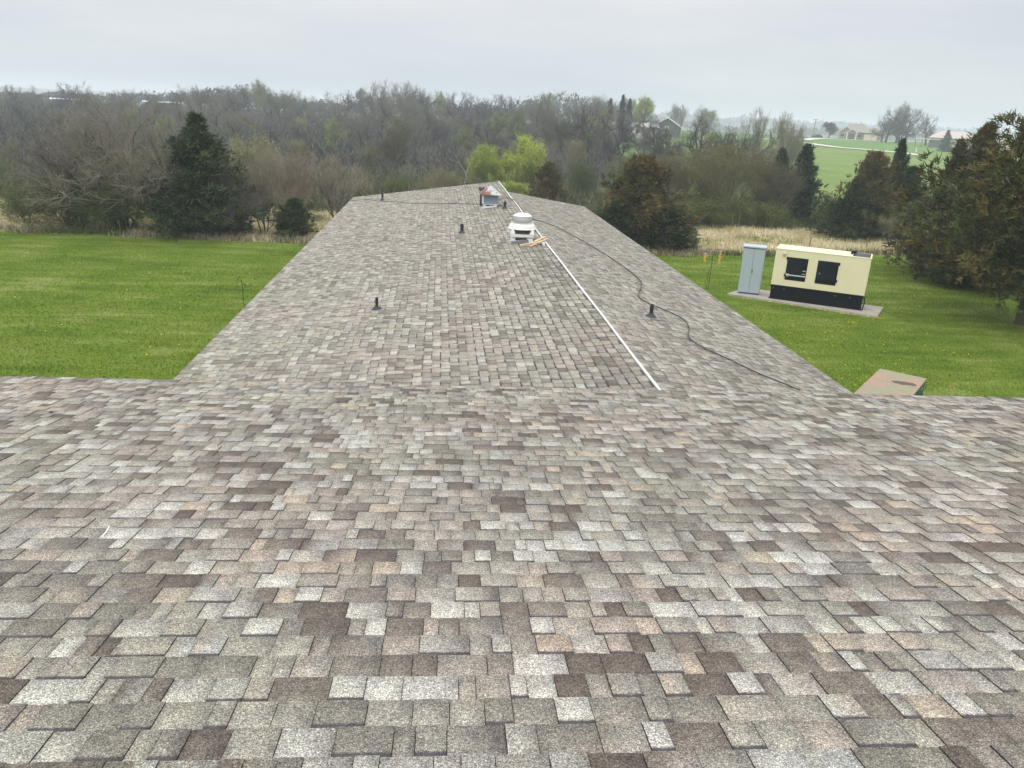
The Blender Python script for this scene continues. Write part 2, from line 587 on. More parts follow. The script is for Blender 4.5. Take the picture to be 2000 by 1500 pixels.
# ------------------------------------------------------------------ building
bld = empty('building', (0, 0, 0))
tag(bld, 'long low building with grey brown shingle roofs, upper roof stepping down to a wing', 'building')

PAL = np.array([(0.315, 0.298, 0.268), (0.283, 0.270, 0.243), (0.425, 0.426, 0.408), (0.365, 0.360, 0.338), (0.138, 0.115, 0.102), (0.185, 0.160, 0.142),
                (0.385, 0.330, 0.272), (0.222, 0.210, 0.188), (0.335, 0.290, 0.262), (0.210, 0.192, 0.172)])
PW_NEAR = np.array([.20, .18, .105, .11, .085, .075, .045, .12, .055, .055])
PW_NEAR = PW_NEAR / PW_NEAR.sum()


def shingle_rows(length, height, e=0.143, ubase=0.0, seed=1, contrast=1.0, wmin=0.055, wmax=0.195, clip=None, stain=None, gain=1.0):
    """arrays of pieces: u0,u1,s,thick,c0,c1 along the eave and up the slope"""
    r = np.random.default_rng(seed)
    U0, U1, S, T, C0, C1, BN = [], [], [], [], [], [], []
    nrow = int(math.ceil(height / e))
    for i in range(nrow):
        u = ubase - r.uniform(0, 0.3)
        thick = r.random() < 0.5
        last = None
        while u < ubase + length:
            wd = r.uniform(wmin, wmax)
            a, b = max(u, ubase), min(u + wd, ubase + length)
            u += wd
            if b - a < 0.01: continue
            k = last if (last is not None and r.random() < 0.13) else r.choice(len(PAL), p=PW_NEAR)
            last = k
            c = PAL[k].copy()
            mean = np.array([0.305, 0.290, 0.262])
            c = mean + (c - mean) * contrast
            lum = c.mean()
            c = lum * mean / mean.mean() + (c - lum * mean / mean.mean()) * (0.55 if contrast < 0.9 else 0.8)
            c = c * r.uniform(0.93, 1.07)
            c = c * (np.array([0.985, 0.985, 0.94]) if contrast < 0.9 else np.array([1.01, 0.995, 0.95]))
            c2 = c.copy()
            if r.random() < 0.25:
                c2 = (mean + (PAL[r.choice(len(PAL), p=PW_NEAR)] - mean) * contrast * 0.8) 
            s = i * e
            g = gain
            if stain is not None: g = g * stain((a + b) / 2, s)
            U0.append(a); U1.append(b); S.append(s); T.append(0.0032 if thick else 0.0)
            C0.append(c * g); C1.append(c2 * g)
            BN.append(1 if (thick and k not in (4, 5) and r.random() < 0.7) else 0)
            thick = (not thick) if r.random() < 0.9 else thick
    return dict(u0=np.array(U0), u1=np.array(U1), s=np.array(S), t=np.array(T), c0=np.array(C0), c1=np.array(C1), band=np.array(BN), e=e, rng=r)


def shingle_geo(D, O, du, ds, dn, sel=None, smax=None, butt=0.0060):
    """slabs: the lower edge proud, the upper end tucked under the next course"""
    k = np.arange(len(D['u0'])) if sel is None else sel
    r = np.random.default_rng(5)
    n = len(k)
    u0, u1, s, t = D['u0'][k], D['u1'][k], D['s'][k], D['t'][k]
    e = D['e']
    g = 0.0012
    u0, u1 = u0 + g, u1 - g
    lo = s - r.uniform(-0.0015, 0.0015, n)
    hi = s + e + 0.02
    if smax is not None: hi = np.minimum(hi, smax)
    mid = s + e - 0.0
    hlo = butt + t + r.uniform(-0.0006, 0.0012, n)
    hhi = 0.0015 + t
    bot = -0.004
    # verts: 0..3 top (lo-u0, lo-u1, hi-u1, hi-u0), 4..7 bottom
    P = np.empty((n, 8, 3))
    for j, (uu, ss, hh) in enumerate([(u0, lo, hlo), (u1, lo, hlo), (u1, hi, hhi), (u0, hi, hhi),
                                      (u0, lo, np.full(n, bot)), (u1, lo, np.full(n, bot)), (u1, hi, np.full(n, bot)), (u0, hi, np.full(n, bot))]):
        P[:, j] = O + uu[:, None] * du + ss[:, None] * ds + hh[:, None] * dn
    base = np.arange(n)[:, None] * 8
    F = np.concatenate([base + np.array([0, 1, 2, 3]), base + np.array([4, 5, 1, 0]), base + np.array([5, 6, 2, 1]), base + np.array([7, 4, 0, 3])], 0)
    # corner colours; alpha = place down the exposure (0 at the top of the visible strip)
    c0 = np.concatenate([D['c0'][k], np.zeros((n, 1))], 1)
    c1 = np.concatenate([D['c1'][k], np.zeros((n, 1))], 1)
    top = np.empty((n, 4, 4))
    top[:, 0] = c0; top[:, 1] = c1; top[:, 2] = c1; top[:, 3] = c0
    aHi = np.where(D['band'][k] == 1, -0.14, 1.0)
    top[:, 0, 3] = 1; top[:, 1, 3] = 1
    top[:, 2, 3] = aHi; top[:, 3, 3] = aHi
    side = np.empty((n, 4, 4))
    side[:] = (0.036, 0.033, 0.033, 1)
    Cc = np.concatenate([top, side, side, side], 0)
    return P.reshape(-1, 3), F, Cc.reshape(-1, 4)


def project(P):
    c = (P - CAM) @ RC
    return c


# ---- near (upper) roof plane: drops away from the camera at 10.2 degrees
SN = math.radians(10.2)
yaw = math.radians(-0.9)
nd = np.array([math.cos(yaw), math.sin(yaw), 0])              # along the eave
dsl = np.array([-math.sin(yaw) * math.cos(SN) * -1, -math.cos(yaw) * math.cos(SN), math.sin(SN)])   # up the slope, toward the camera
dsl = dsl - nd * (dsl @ nd); dsl /= np.linalg.norm(dsl)
dnn = np.cross(dsl, nd); dnn = dnn if dnn[2] > 0 else -dnn
EY = 8.065
O_near = np.array([0.8316, EY, 7 - 2.9145])
D1 = shingle_rows(17.0, 9.6, ubase=-5.42, seed=21, stain=None, gain=1.0)
roof1 = empty('roof')
roof1.parent = bld
tag(roof1, 'upper shingle roof filling the foreground')
# individually parted shingles: the 300 that show largest
cen = O_near + ((D1['u0'] + D1['u1']) / 2)[:, None] * nd + (D1['s'] + 0.07)[:, None] * dsl
cc = project(cen)
uim = 1000 + FPX * cc[:, 0] / cc[:, 2]
vim = 750 + FPX * cc[:, 1] / cc[:, 2]
inv = (cc[:, 2] > 0.3) & (uim > -40) & (uim < 2040) & (vim > 0) & (vim < 1530)
dist = np.linalg.norm(cen - CAM, axis=1)
gaz = np.abs((CAM - cen) @ dnn) / dist
area = (D1['u1'] - D1['u0']) * D1['e'] * gaz / dist ** 2
area[~inv] = 0
order = np.argsort(-area)
top300 = order[:300]
rest = np.setdiff1d(np.arange(len(cen)), top300)
V, F, Cq = shingle_geo(D1, O_near, nd, dsl, dnn, rest)
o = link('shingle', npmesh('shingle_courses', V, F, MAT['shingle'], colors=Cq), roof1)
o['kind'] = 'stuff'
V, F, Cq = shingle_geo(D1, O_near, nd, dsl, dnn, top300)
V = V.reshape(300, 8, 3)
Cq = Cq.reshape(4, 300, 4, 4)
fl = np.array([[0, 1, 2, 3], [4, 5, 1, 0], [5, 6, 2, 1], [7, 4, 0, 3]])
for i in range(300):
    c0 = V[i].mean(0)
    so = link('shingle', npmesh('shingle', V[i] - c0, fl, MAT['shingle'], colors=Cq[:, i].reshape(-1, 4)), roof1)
    so.location = c0


def slab(name, pts_top, th, mat, parent):
    """plate under the shingles from 4 top corners (counter-clockwise from above)"""
    a = [Vector(p) for p in pts_top]
    b = [p - Vector((0, 0, th)) for p in a]
    mb = MB().add(a + b, [(0, 1, 2, 3), (7, 6, 5, 4), (0, 4, 5, 1), (1, 5, 6, 2), (2, 6, 7, 3), (3, 7, 4, 0)])
    return mb.build(name, mat, parent)


def P1(u, s, h=0.0): return O_near + nd * u + dsl * s + dnn * h


slab('roof_deck', [P1(-5.40, 0.01, -0.006), P1(11.55, 0.01, -0.006), P1(11.55, 9.6, -0.006), P1(-5.40, 9.6, -0.006)], 0.03, MAT['deck'], roof1)
# drip edge along the eave and the left rake
mb = MB()
for a, b in ((P1(-5.43, -0.034, 0.0), P1(11.57, -0.034, 0.0)),):
    a, b = Vector(a), Vector(b)
    up, dn_ = Vector(dsl) * 0.05, Vector((0, 0, -0.06))
    q = Vector(dnn) * 0.003
    mb.add([a - q, b - q, b + up - q, a + up - q, a + dn_, b + dn_], [(0, 1, 2, 3), (4, 5, 1, 0)])
mb.build('drip_edge', MAT['drip'], roof1)
ra, rb = Vector(P1(-5.435, -0.012, 0.0)), Vector(P1(-5.435, 9.6, 0.0))
MB().add([ra, rb, rb + Vector((0, 0, -0.16)), ra + Vector((0, 0, -0.16)), ra + Vector((0.02, 0, 0)), rb + Vector((0.02, 0, 0)), rb + Vector((0.02, 0, -0.16)), ra + Vector((0.02, 0, -0.16))],
         [(0, 3, 2, 1), (4, 5, 6, 7), (0, 1, 5, 4), (3, 7, 6, 2), (0, 4, 7, 3)]).build('rake_board', MAT['siding'], roof1)
fa, fb = P1(-5.38, 0.05, -0.05), P1(11.5, 0.05, -0.05)
MB().add([Vector(fa), Vector(fb), Vector(fb) + Vector((0, 0, -0.2)), Vector(fa) + Vector((0, 0, -0.2)),
          Vector(fa) + Vector((0, -.03, 0)), Vector(fb) + Vector((0, -.03, 0)), Vector(fb) + Vector((0, -.03, -0.2)), Vector(fa) + Vector((0, -.03, -0.2))],
         [(0, 3, 2, 1), (4, 5, 6, 7), (0, 1, 5, 4), (3, 7, 6, 2), (0, 4, 7, 3), (1, 2, 6, 5)]).build('fascia', MAT['siding'], roof1)
# walls under the upper roof (front wall below the eave and left gable wall), kept clear of the roof plane
wl = MB()
wl.box(-4.2, 12.0, 7.35, 7.5, 0, 3.95)
wl.add([(-4.2, -1.2, 0), (-4.2, 7.35, 0), (-4.2, 7.35, 3.95), (-4.2, -1.2, 5.5), (-4.05, -1.2, 0), (-4.05, 7.35, 0), (-4.05, 7.35, 3.95), (-4.05, -1.2, 5.5)],
       [(0, 1, 2, 3), (7, 6, 5, 4), (0, 4, 5, 1), (3, 2, 6, 7)])
wl.build('wall', MAT['siding'], bld)

# ---- wing: two planes about 8.4 degrees meeting at a ridge
RX, RZ = 2.91, 7 - 3.3775
LX, LZ = -4.33, 7 - 4.445
QX, QZ = 6.455, 7 - 3.9025
Y0, YL, YR = 7.55, 39.9, 34.95
roof2 = empty('roof')
roof2.parent = bld
tag(roof2, 'lower wing roof with a low ridge under a white strip')
ridge = np.array([RX, Y0, RZ])
# left plane
du = np.array([0, 1.0, 0])
dsL = np.array([RX - LX, 0, RZ - LZ]); hL = np.linalg.norm(dsL); dsL = dsL / hL
dnL = np.array([-dsL[2], 0, dsL[0]])
nzr = np.random.default_rng(3)


def stainL(u, s):
    d = hL - s      # distance from the ridge
    v = 1.0
    if d < 0.75: v = 0.90 - 0.08 * math.sin(u * 0.8) * (1 if d < 0.6 else 0.5)
    if u < 4.5 and d < 1.6: v *= 0.94
    return v


D2 = shingle_rows(YL - Y0, hL - 0.06, seed=31, contrast=0.72, wmin=0.12, wmax=0.27, stain=stainL, gain=0.97)
V, F, Cq = shingle_geo(D2, np.array([LX, Y0, LZ]), du, dsL, dnL, smax=hL - 0.02, butt=0.016)
o = link('shingle', npmesh('wing_courses_left', V, F, MAT['shingle'], colors=Cq), roof2)
o['kind'] = 'stuff'
dsR = np.array([RX - QX, 0, RZ - QZ]); hR = np.linalg.norm(dsR); dsR = dsR / hR
dnR = np.array([-dsR[2], 0, dsR[0]]); dnR = dnR if dnR[2] > 0 else -dnR
D3 = shingle_rows(YR - Y0, hR - 0.06, seed=41, contrast=0.62, wmin=0.12, wmax=0.27, gain=0.96)
V, F, Cq = shingle_geo(D3, np.array([QX, Y0, QZ]), du, dsR, dnR, smax=hR - 0.02)
F = F[:, ::-1]
Cq = Cq.reshape(-1, 4, 4)[:, ::-1].reshape(-1, 4)
o = link('shingle', npmesh('wing_courses_right', V, F, MAT['shingle'], colors=Cq), roof2)
o['kind'] = 'stuff'
d_ = Vector((0, 0, -0.012))
slab('roof_deck', [Vector((LX + .02, Y0, LZ)) + d_, Vector((RX - 0.002, Y0, RZ)) + d_, Vector((RX - 0.002, YL, RZ)) + d_, Vector((LX + .02, YL, LZ)) + d_], 0.03, MAT['deck'], roof2)
slab('roof_deck', [Vector((RX + 0.002, Y0, RZ)) + d_, Vector((QX - .02, Y0, QZ)) + d_, Vector((QX - .02, YR, QZ)) + d_, Vector((RX + 0.002, YR, RZ)) + d_], 0.03, MAT['deck'], roof2)
# white strip laid along the ridge
mb = MB()
pts = []
for i, yy in enumerate(np.linspace(Y0, YL + 0.02, 60)):
    pts.append((RX + 0.006 * math.sin(yy * 1.1), yy, RZ + 0.018 + 0.004 * math.sin(yy * 0.9)))
for i in range(59):
    a, b = Vector(pts[i]), Vector(pts[i + 1])
    if i % 6 == 5: b = b - (b - a) * 0.02
    wv = 0.016
    mb.add([a + Vector((-wv, 0, -.012)), a + Vector((wv, 0, -.012)), a + Vector((wv, 0, .012)), a + Vector((-wv, 0, .012)),
            b + Vector((-wv, 0, -.012)), b + Vector((wv, 0, -.012)), b + Vector((wv, 0, .012)), b + Vector((-wv, 0, .012))],
           [(0, 4, 7, 3), (1, 2, 6, 5), (3, 7, 6, 2), (0, 1, 5, 4)])
mb.build('ridge_strip', paint('weathered_white_strip', (0.70, 0.69, 0.66), 0.55, dirt=0.55, dirtcol=(0.40, 0.37, 0.33), scale=2.2), roof2)
for (xx, zz, y1, sg) in ((LX, LZ, YL, -1), (QX, QZ, YR, 1)):
    m_ = MB()
    m_.box(min(xx, xx + sg * 0.012), max(xx, xx + sg * 0.012), Y0, y1 + 0.01, zz - 0.07, zz + 0.002)
    m_.build('drip_edge', MAT['drip'], roof2)
    m_ = MB()
    m_.box(xx - sg * 0.03 - 0.012, xx - sg * 0.03 + 0.012, Y0, y1 - 0.02, zz - 0.24, zz - 0.05)
    m_.build('fascia', MAT['siding'], roof2)
# gable end boards
for (x0, z0, x1, z1, yy) in ((LX, LZ, RX, RZ, YL), (RX, RZ, QX, QZ, YR)):
    MB().add([(x0, yy, z0), (x1, yy, z1), (x1, yy, z1 - .17), (x0, yy, z0 - .17), (x0, yy + .022, z0), (x1, yy + .022, z1), (x1, yy + .022, z1 - .17), (x0, yy + .022, z0 - .17)],
             [(0, 1, 2, 3), (7, 6, 5, 4), (0, 4, 5, 1), (3, 2, 6, 7), (0, 3, 7, 4), (1, 5, 6, 2)]).build('rake_board', MAT['drip'], roof2)
# wing walls
wv = MB()
wv.box(LX + 0.45, LX + 0.6, Y0, YL - 0.4, 0, LZ + 0.02)
wv.box(QX - 0.6, QX - 0.45, Y0, YR - 0.4, 0, QZ + 0.02)
wv.box(LX + 0.6, RX - 0.02, YL - 0.55, YL - 0.4, 0, LZ + 0.05)
wv.box(RX - 0.17, RX - 0.02, YR - 0.4, YL - 0.55, 0, RZ - 0.06)
wv.box(RX + 0.0, QX - 0.6, YR - 0.55, YR - 0.4, 0, QZ + 0.05)
wv.add([(LX + .6, YL - .55, LZ + .05), (RX - .02, YL - .55, LZ + .05), (RX - .02, YL - .55, RZ - .06), (LX + .6, YL - .4, LZ + .05), (RX - .02, YL - .4, LZ + .05), (RX - .02, YL - .4, RZ - .06)],
       [(0, 1, 2), (5, 4, 3), (0, 2, 5, 3)])
wv.build('wall', MAT['siding'], bld)


def zwing(x):
    return (RZ - (RX - x) * (RZ - LZ) / (RX - LX)) if x <= RX else (RZ - (x - RX) * (RZ - QZ) / (QX - RX))


# ------------------------------------------------------------------ roof fittings
def vent_pipe(x, y, h, r, label, group='black vent pipes on the wing roof', bootr=0.085, tilt=0.0, fl=True):
    z = zwing(x)
    t = empty('vent_pipe', (x, y, z))
    tag(t, label, 'vent pipe', group)
    sg = math.atan((RZ - LZ) / (RX - LX)) * (-1 if x < RX else 1)
    mb = MB()
    n = 20
    prof = [(r, -0.03), (r, h), (r * 0.80, h), (r * 0.80, h - 0.12), (0.0001, h - 0.12)]
    mb.lathe(prof, (0, 0, 0), n)
    p = mb.build('pipe', MAT['pipe'], t, smooth=False)
    p.rotation_euler = (0, tilt, 0)
    mb = MB()
    mb.lathe([(bootr * 1.45, 0.010), (bootr * 1.35, 0.018), (r * 1.6, 0.062), (r * 1.18, 0.085), (r * 1.02, 0.088)], (0, 0, 0), n)
    o_ = mb.build('boot', MAT['boot'], t, smooth=True)
    o_.rotation_euler = (0, sg, 0)
    if fl:
        m2 = MB()
        m2.box(-0.16, 0.16, -0.17, 0.15, 0.010, 0.0165)
        o_ = m2.build('flashing', MAT['flashing'], t)
        o_.rotation_euler = (0, sg, 0)
    return t


vent_pipe(-1.268, 15.64, 0.26, 0.031, 'black vent pipe nearest the camera on the left slope in a splayed boot')
vent_pipe(0.69, 24.45, 0.29, 0.052, 'black vent pipe left of the white exhaust fan, alone mid slope')
vent_pipe(2.402, 29.16, 0.27, 0.050, 'short black vent pipe just right of the blue grey metal hood')
vent_pipe(-2.672, 36.83, 0.36, 0.048, 'black vent pipe near the far left roof edge with the cable passing its foot')
vent_pipe(3.982, 13.79, 0.25, 0.036, 'black vent pipe on the right slope beside the curving cable')

# flue with louvred cap
t = empty('flue_pipe', (1.60, 30.84, zwing(1.60)))
tag(t, 'tall dark rusty flue pipe with a slotted cap, left behind the blue grey hood', 'flue pipe')
MB().lathe([(0.062, -0.03), (0.062, 0.62), (0.058, 0.62), (0.0001, 0.60)], n=20).build('pipe', MAT['flue'], t)
MB().lathe([(0.115, 0.61), (0.118, 0.62), (0.118, 0.635), (0.10, 0.64)], n=20).build('collar', MAT['flue'], t)
for k in range(12):
    a = 2 * math.pi * k / 12
    m_ = MB()
    m_.box(0.096, 0.110, -0.012, 0.012, 0.635, 0.735, Matrix.Rotation(a, 4, 'Z'))
    m_.build('slat', MAT['flue'], t)
MB().lathe([(0.0001, 0.75), (0.08, 0.748), (0.122, 0.738), (0.122, 0.730), (0.0001, 0.730)][::-1], n=20).build('cap', MAT['flashing'], t)

# metal hood
hx, hy = 1.90, 30.16
t = empty('vent_hood', (hx, hy, zwing(hx)), 0.05)
tag(t, 'blue grey square metal roof hood under a rusty pyramid cap', 'vent hood')
sl_ = (RZ - LZ) / (RX - LX)
m_ = MB()
hw, hd = 0.24, 0.26
m_.add([(-hw, -hd, -hw * sl_ - .01), (hw, -hd, hw * sl_ - .01), (hw, hd, hw * sl_ - .01), (-hw, hd, -hw * sl_ - .01),
        (-hw, -hd, 0.15), (hw, -hd, 0.15), (hw, hd, 0.15), (-hw, hd, 0.15)],
       [(4, 5, 6, 7), (0, 1, 5, 4), (1, 2, 6, 5), (2, 3, 7, 6), (3, 0, 4, 7)])
m_.build('curb', MAT['lead_white'], t, bevel=0.006)
MB().box(-hw * 0.72, hw * 0.55, -hd - 0.006, -hd + 0.01, 0.065, 0.125).build('opening', MAT['dark_void'], t)
m_ = MB()
for (x0, x1, za, zb) in ((-0.21, -0.05, 0.01, 0.075), (-0.05, 0.10, 0.02, 0.09), (0.09, 0.24, 0.035, 0.10)):
    m_.box(x0, x1, -hd - 0.03 - 0.01 * x0, -hd - 0.012, za + x0 * sl_ * 0.5, zb + x0 * sl_ * 0.3)
m_.box(-0.35, -0.22, -hd - 0.06, -hd + 0.05, -0.03, 0.012)
m_.build('flashing_strip', MAT['white_metal'], t, bevel=0.004)
m_ = MB()
m_.box(-0.285, 0.285, -0.275, 0.275, 0.135, 0.50)
m_.build('housing', MAT['box_blue'], t, bevel=0.006)
for za in (0.27, 0.385):
    MB().box(-0.28, 0.28, -0.2795, -0.27, za, za + 0.008).build('seam', MAT['box_blue'], t)
MB().box(-0.292, -0.27, -0.283, 0.2, 0.13, 0.50).build('corner_strip', MAT['lead_white'], t)
MB().box(-0.295, 0.29, -0.287, -0.26, 0.13, 0.15).build('base_lip', MAT['lead_white'], t)
m_ = MB()
cwx = 0.40
m_.add([(-cwx, -cwx, 0.51), (cwx, -cwx, 0.50), (cwx, cwx, 0.50), (-cwx, cwx, 0.51), (0.0, 0.0, 0.83),
        (-cwx, -cwx, 0.485), (cwx, -cwx, 0.475), (cwx, cwx, 0.475), (-cwx, cwx, 0.485)],
       [(0, 1, 4), (1, 2, 4), (2, 3, 4), (3, 0, 4), (5, 6, 1, 0), (6, 7, 2, 1), (7, 8, 3, 2), (8, 5, 0, 3), (8, 7, 6, 5)])
m_.build('cap', MAT['rust_cap'], t)
MB().box(0.20, 0.222, -0.33, -0.308, 0.56, 0.60).build('knob', MAT['rod'], t)
m_ = MB()
for a_, b_ in (((-cwx, -cwx, 0.512), (0, 0, 0.835)), ((cwx, -cwx, 0.502), (0, 0, 0.835))):
    m_.tube([a_, b_], 0.008, 6)
m_.build('seam', MAT['rust_cap'], t)

# roof exhaust fan
fx, fy = 2.30, 21.75
t = empty('exhaust_fan', (fx, fy, zwing(fx)), math.radians(-2))
tag(t, 'white domed roof exhaust fan on a square curb beside the ridge strip', 'exhaust fan')
m_ = MB()
h2 = 0.285
m_.add([(-h2 - .03, -h2 - .03, -(h2 + .03) * sl_ - .01), (h2 + .03, -h2 - .03, (h2 + .03) * sl_ - .01), (h2 + .03, h2, (h2 + .03) * sl_ - .01), (-h2 - .03, h2, -(h2 + .03) * sl_ - .01),
        (-h2, -h2, 0.17), (h2, -h2, 0.17), (h2, h2, 0.17), (-h2, h2, 0.17)],
       [(4, 5, 6, 7), (0, 1, 5, 4), (1, 2, 6, 5), (2, 3, 7, 6), (3, 0, 4, 7)])
m_.build('curb', MAT['lead_white'], t, bevel=0.006)
MB().box(-0.19, 0.13, -h2 - 0.022, -h2, 0.085, 0.150).build('opening', MAT['dark_void'], t)
m_ = MB()
m_.box(-0.31, -0.06, -h2 - 0.05, -h2 - 0.03, -0.045, 0.085, Matrix.Rotation(-0.10, 4, 'Y'))
m_.box(-0.055, 0.18, -h2 - 0.045, -h2 - 0.026, -0.03, 0.105, Matrix.Rotation(-0.06, 4, 'Y'))
m_.build('flashing_strip', MAT['flashing'], t, bevel=0.004)
m_ = MB()
m_.box(-0.32, 0.32, -0.32, 0.32, 0.17, 0.245)
m_.build('curb_cap', MAT['white_metal'], t, bevel=0.008)
MB().lathe([(0.235, 0.24), (0.235, 0.37)], n=28).build('throat', MAT['dark_void'], t)
for sx in (-1, 1):
    for sy in (-1, 1):
        m_ = MB()
        m_.add([(sx * .33, sy * .33, .245), (sx * .20, sy * .33, .245), (sx * .24, sy * .30, .385), (sx * .31, sy * .30, .385),
                (sx * .33, sy * .31, .245), (sx * .20, sy * .31, .245), (sx * .24, sy * .28, .385), (sx * .31, sy * .28, .385)],
               [(0, 1, 2, 3), (7, 6, 5, 4), (0, 4, 5, 1), (1, 5, 6, 2), (2, 6, 7, 3), (3, 7, 4, 0)])
        m_.build('bracket', MAT['white_metal'], t)
for za in (0.265, 0.30, 0.335):
    MB().lathe([(0.262, za), (0.27, za + 0.004), (0.262, za + 0.008)], n=28).build('grille_ring', MAT['fan_grey'], t)
MB().lathe([(0.345, 0.375), (0.395, 0.371), (0.402, 0.377), (0.400, 0.388), (0.376, 0.394), (0.370, 0.430), (0.345, 0.490), (0.305, 0.522), (0.292, 0.526), (0.245, 0.526)], n=48).build('shroud', MAT['fan_white'], t, smooth=True)
MB().lathe([(0.300, 0.523), (0.308, 0.532), (0.304, 0.542), (0.26, 0.542)], n=48).build('shroud_ring', MAT['fan_grey'], t, smooth=True)
MB().lathe([(0.258, 0.528), (0.256, 0.70), (0.250, 0.716), (0.262, 0.718)], n=48).build('motor_housing', MAT['fan_grey'], t, smooth=True)
MB().lathe([(0.264, 0.712), (0.266, 0.722), (0.250, 0.738), (0.222, 0.752), (0.205, 0.768), (0.17, 0.786), (0.10, 0.797), (0.0001, 0.80)], n=48).build('dome_cap', MAT['fan_white'], t, smooth=True)
for k in range(4):
    a = math.pi / 4 + k * math.pi / 2
    MB().box(0.252, 0.266, -0.01, 0.01, 0.53, 0.70, Matrix.Rotation(a, 4, 'Z')).build('clip', MAT['fan_grey'], t)

# scrap lumber beside the fan: each stick is a thing
sticks = [((2.20, 20.95), (2.74, 21.15), 0.030, 0.04, 'long pale lumber offcut pointing left from the scrap pile', 0.018),
          ((2.62, 21.12), (2.94, 21.62), 0.040, 0.05, 'thick lumber block at the back of the scrap pile touching the ridge strip', 0.05),
          ((2.66, 20.80), (2.98, 21.30), 0.022, 0.03, 'narrow split lumber stick leaning over the ridge end of the pile', 0.07),
          ((2.42, 20.72), (2.72, 20.90), 0.035, 0.02, 'short splintered offcut at the front of the scrap pile', 0.02),
          ((2.50, 20.98), (2.78, 20.78), 0.040, 0.025, 'flat broken board lying across the middle of the scrap pile', 0.045)]
for a, b, wdt, hh, lab, z0 in sticks:
    a3 = Vector((a[0], a[1], zwing(a[0]) + z0 + 0.015)); b3 = Vector((b[0], b[1], zwing(b[0]) + z0 + 0.03))
    L = (b3 - a3).length
    m_ = MB()
    n_ = 5
    r_ = random.Random(hash(lab) % 1000)
    r_ = random.Random(len(lab))
    vs, fs = [], []
    for i in range(n_ + 1):
        u = L * i / n_
        j = lambda: r_.uniform(-0.006, 0.006)
        vs += [(u + j(), -wdt + j(), -hh / 2), (u + j(), wdt + j(), -hh / 2), (u + j(), wdt + j(), hh / 2 + j()), (u + j(), -wdt + j(), hh / 2 + j())]
    for i in range(n_):
        k = i * 4
        for q in range(4):
            fs.append((k + q, k + (q + 1) % 4, k + 4 + (q + 1) % 4, k + 4 + q))
    fs += [(3, 2, 1, 0), (n_ * 4, n_ * 4 + 1, n_ * 4 + 2, n_ * 4 + 3)]
    o_ = m_.add(vs, fs).build('lumber_scrap', MAT['fresh_wood'])
    o_.location = a3
    o_.rotation_mode = 'QUATERNION'
    o_.rotation_quaternion = (b3 - a3).to_track_quat('X', 'Z')
    tag(o_, lab, 'wood scrap', 'lumber scraps beside the exhaust fan')
m_ = MB()
m_.box(-0.03, 0.03, -0.03, 0.03, 0, 0.08)
o_ = m_.build('lumber_scrap', MAT['white_bit'])
o_.location = (2.80, 20.72, zwing(2.80) + 0.012)
tag(o_, 'small white block standing at the right end of the lumber scraps', 'wood scrap', 'lumber scraps beside the exhaust fan')

# cable across the wing roof
cp = [(-4.30, 38.15), (-4.141, 38.052), (-3.387, 37.743), (-2.8, 36.5), (-2.062, 35.622), (-1.327, 34.335), (0.001, 32.981), (0.834, 32.102), (1.565, 31.238), (1.95, 31.3),
      (2.3, 31.9), (2.55, 32.35), (2.75, 32.2), (2.91, 31.33), (2.975, 29.366), (2.98, 27.002), (3.04, 26.064), (3.404, 25.731), (3.817, 24.977), (4.125, 23.546), (4.414, 21.832),
      (4.642, 20.086), (4.756, 18.504), (4.722, 17.58), (4.561, 16.792), (4.24, 15.793), (4.18, 15.33), (4.281, 14.917), (4.494, 14.561), (4.661, 14.234), (4.68, 13.79), (4.573, 13.26),
      (4.393, 12.751), (4.35, 12.378), (4.427, 11.973), (4.677, 11.547), (4.96, 10.943), (5.231, 10.597), (5.40, 10.34)]
# Catmull-Rom
CP = np.array(cp)
pts = []
for i in range(len(CP) - 1):
    p0, p1, p2, p3 = CP[max(i - 1, 0)], CP[i], CP[i + 1], CP[min(i + 2, len(CP) - 1)]
    for t_ in np.linspace(0, 1, 7, endpoint=False):
        q = 0.5 * ((2 * p1) + (-p0 + p2) * t_ + (2 * p0 - 5 * p1 + 4 * p2 - p3) * t_ ** 2 + (-p0 + 3 * p1 - 3 * p2 + p3) * t_ ** 3)
        lift = 0.028 if abs(q[0] - RX) > 0.06 else 0.045
        pts.append((q[0], q[1], zwing(q[0]) + lift))
m_ = MB().tube(pts, 0.0105, 6)
tag(m_.build('cable', MAT['cable'], smooth=True), 'black cable snaking over the wing roof from left eave across the ridge', 'cable')

# small things on the near roof
zr = P1(-2.48, 4.60, 0.018)
o_ = MB().tube([(0, -0.055, 0.0), (0.012, 0.0, 0.012), (0.006, 0.055, 0.012)], 0.0032, 6).build('splinter', MAT['white_bit'])
o_.location = (-1.645, 3.52, 7 - 2.085)
tag(o_, 'tiny white wood splinter lying on the left of the foreground shingles', 'splinter')
o_ = MB().lathe([(0.0001, 0), (0.016, 0.001), (0.014, 0.006), (0.0001, 0.009)][::-1], n=10).build('pebble', MAT['rod'])
o_.location = (-3.259, 6.37, 7 - 2.592)
tag(o_, 'tiny dark pebble on the shingles near the upper left of the foreground roof', 'pebble')

# ------------------------------------------------------------------ generator, cabinet, pad
slabc = [(12.26, 31.30), (13.55, 32.70), (18.30, 29.55), (17.18, 28.02)]
m_ = MB()
m_.add([(x, y, 0.0) for x, y in slabc] + [(x, y, 0.11) for x, y in slabc], [(4, 7, 6, 5), (0, 4, 5, 1), (1, 5, 6, 2), (2, 6, 7, 3), (3, 7, 4, 0)])
tag(m_.build('concrete_pad', MAT['concrete'], bevel=0.015), 'long low concrete pad in the lawn under the generator and cabinet', 'concrete pad')

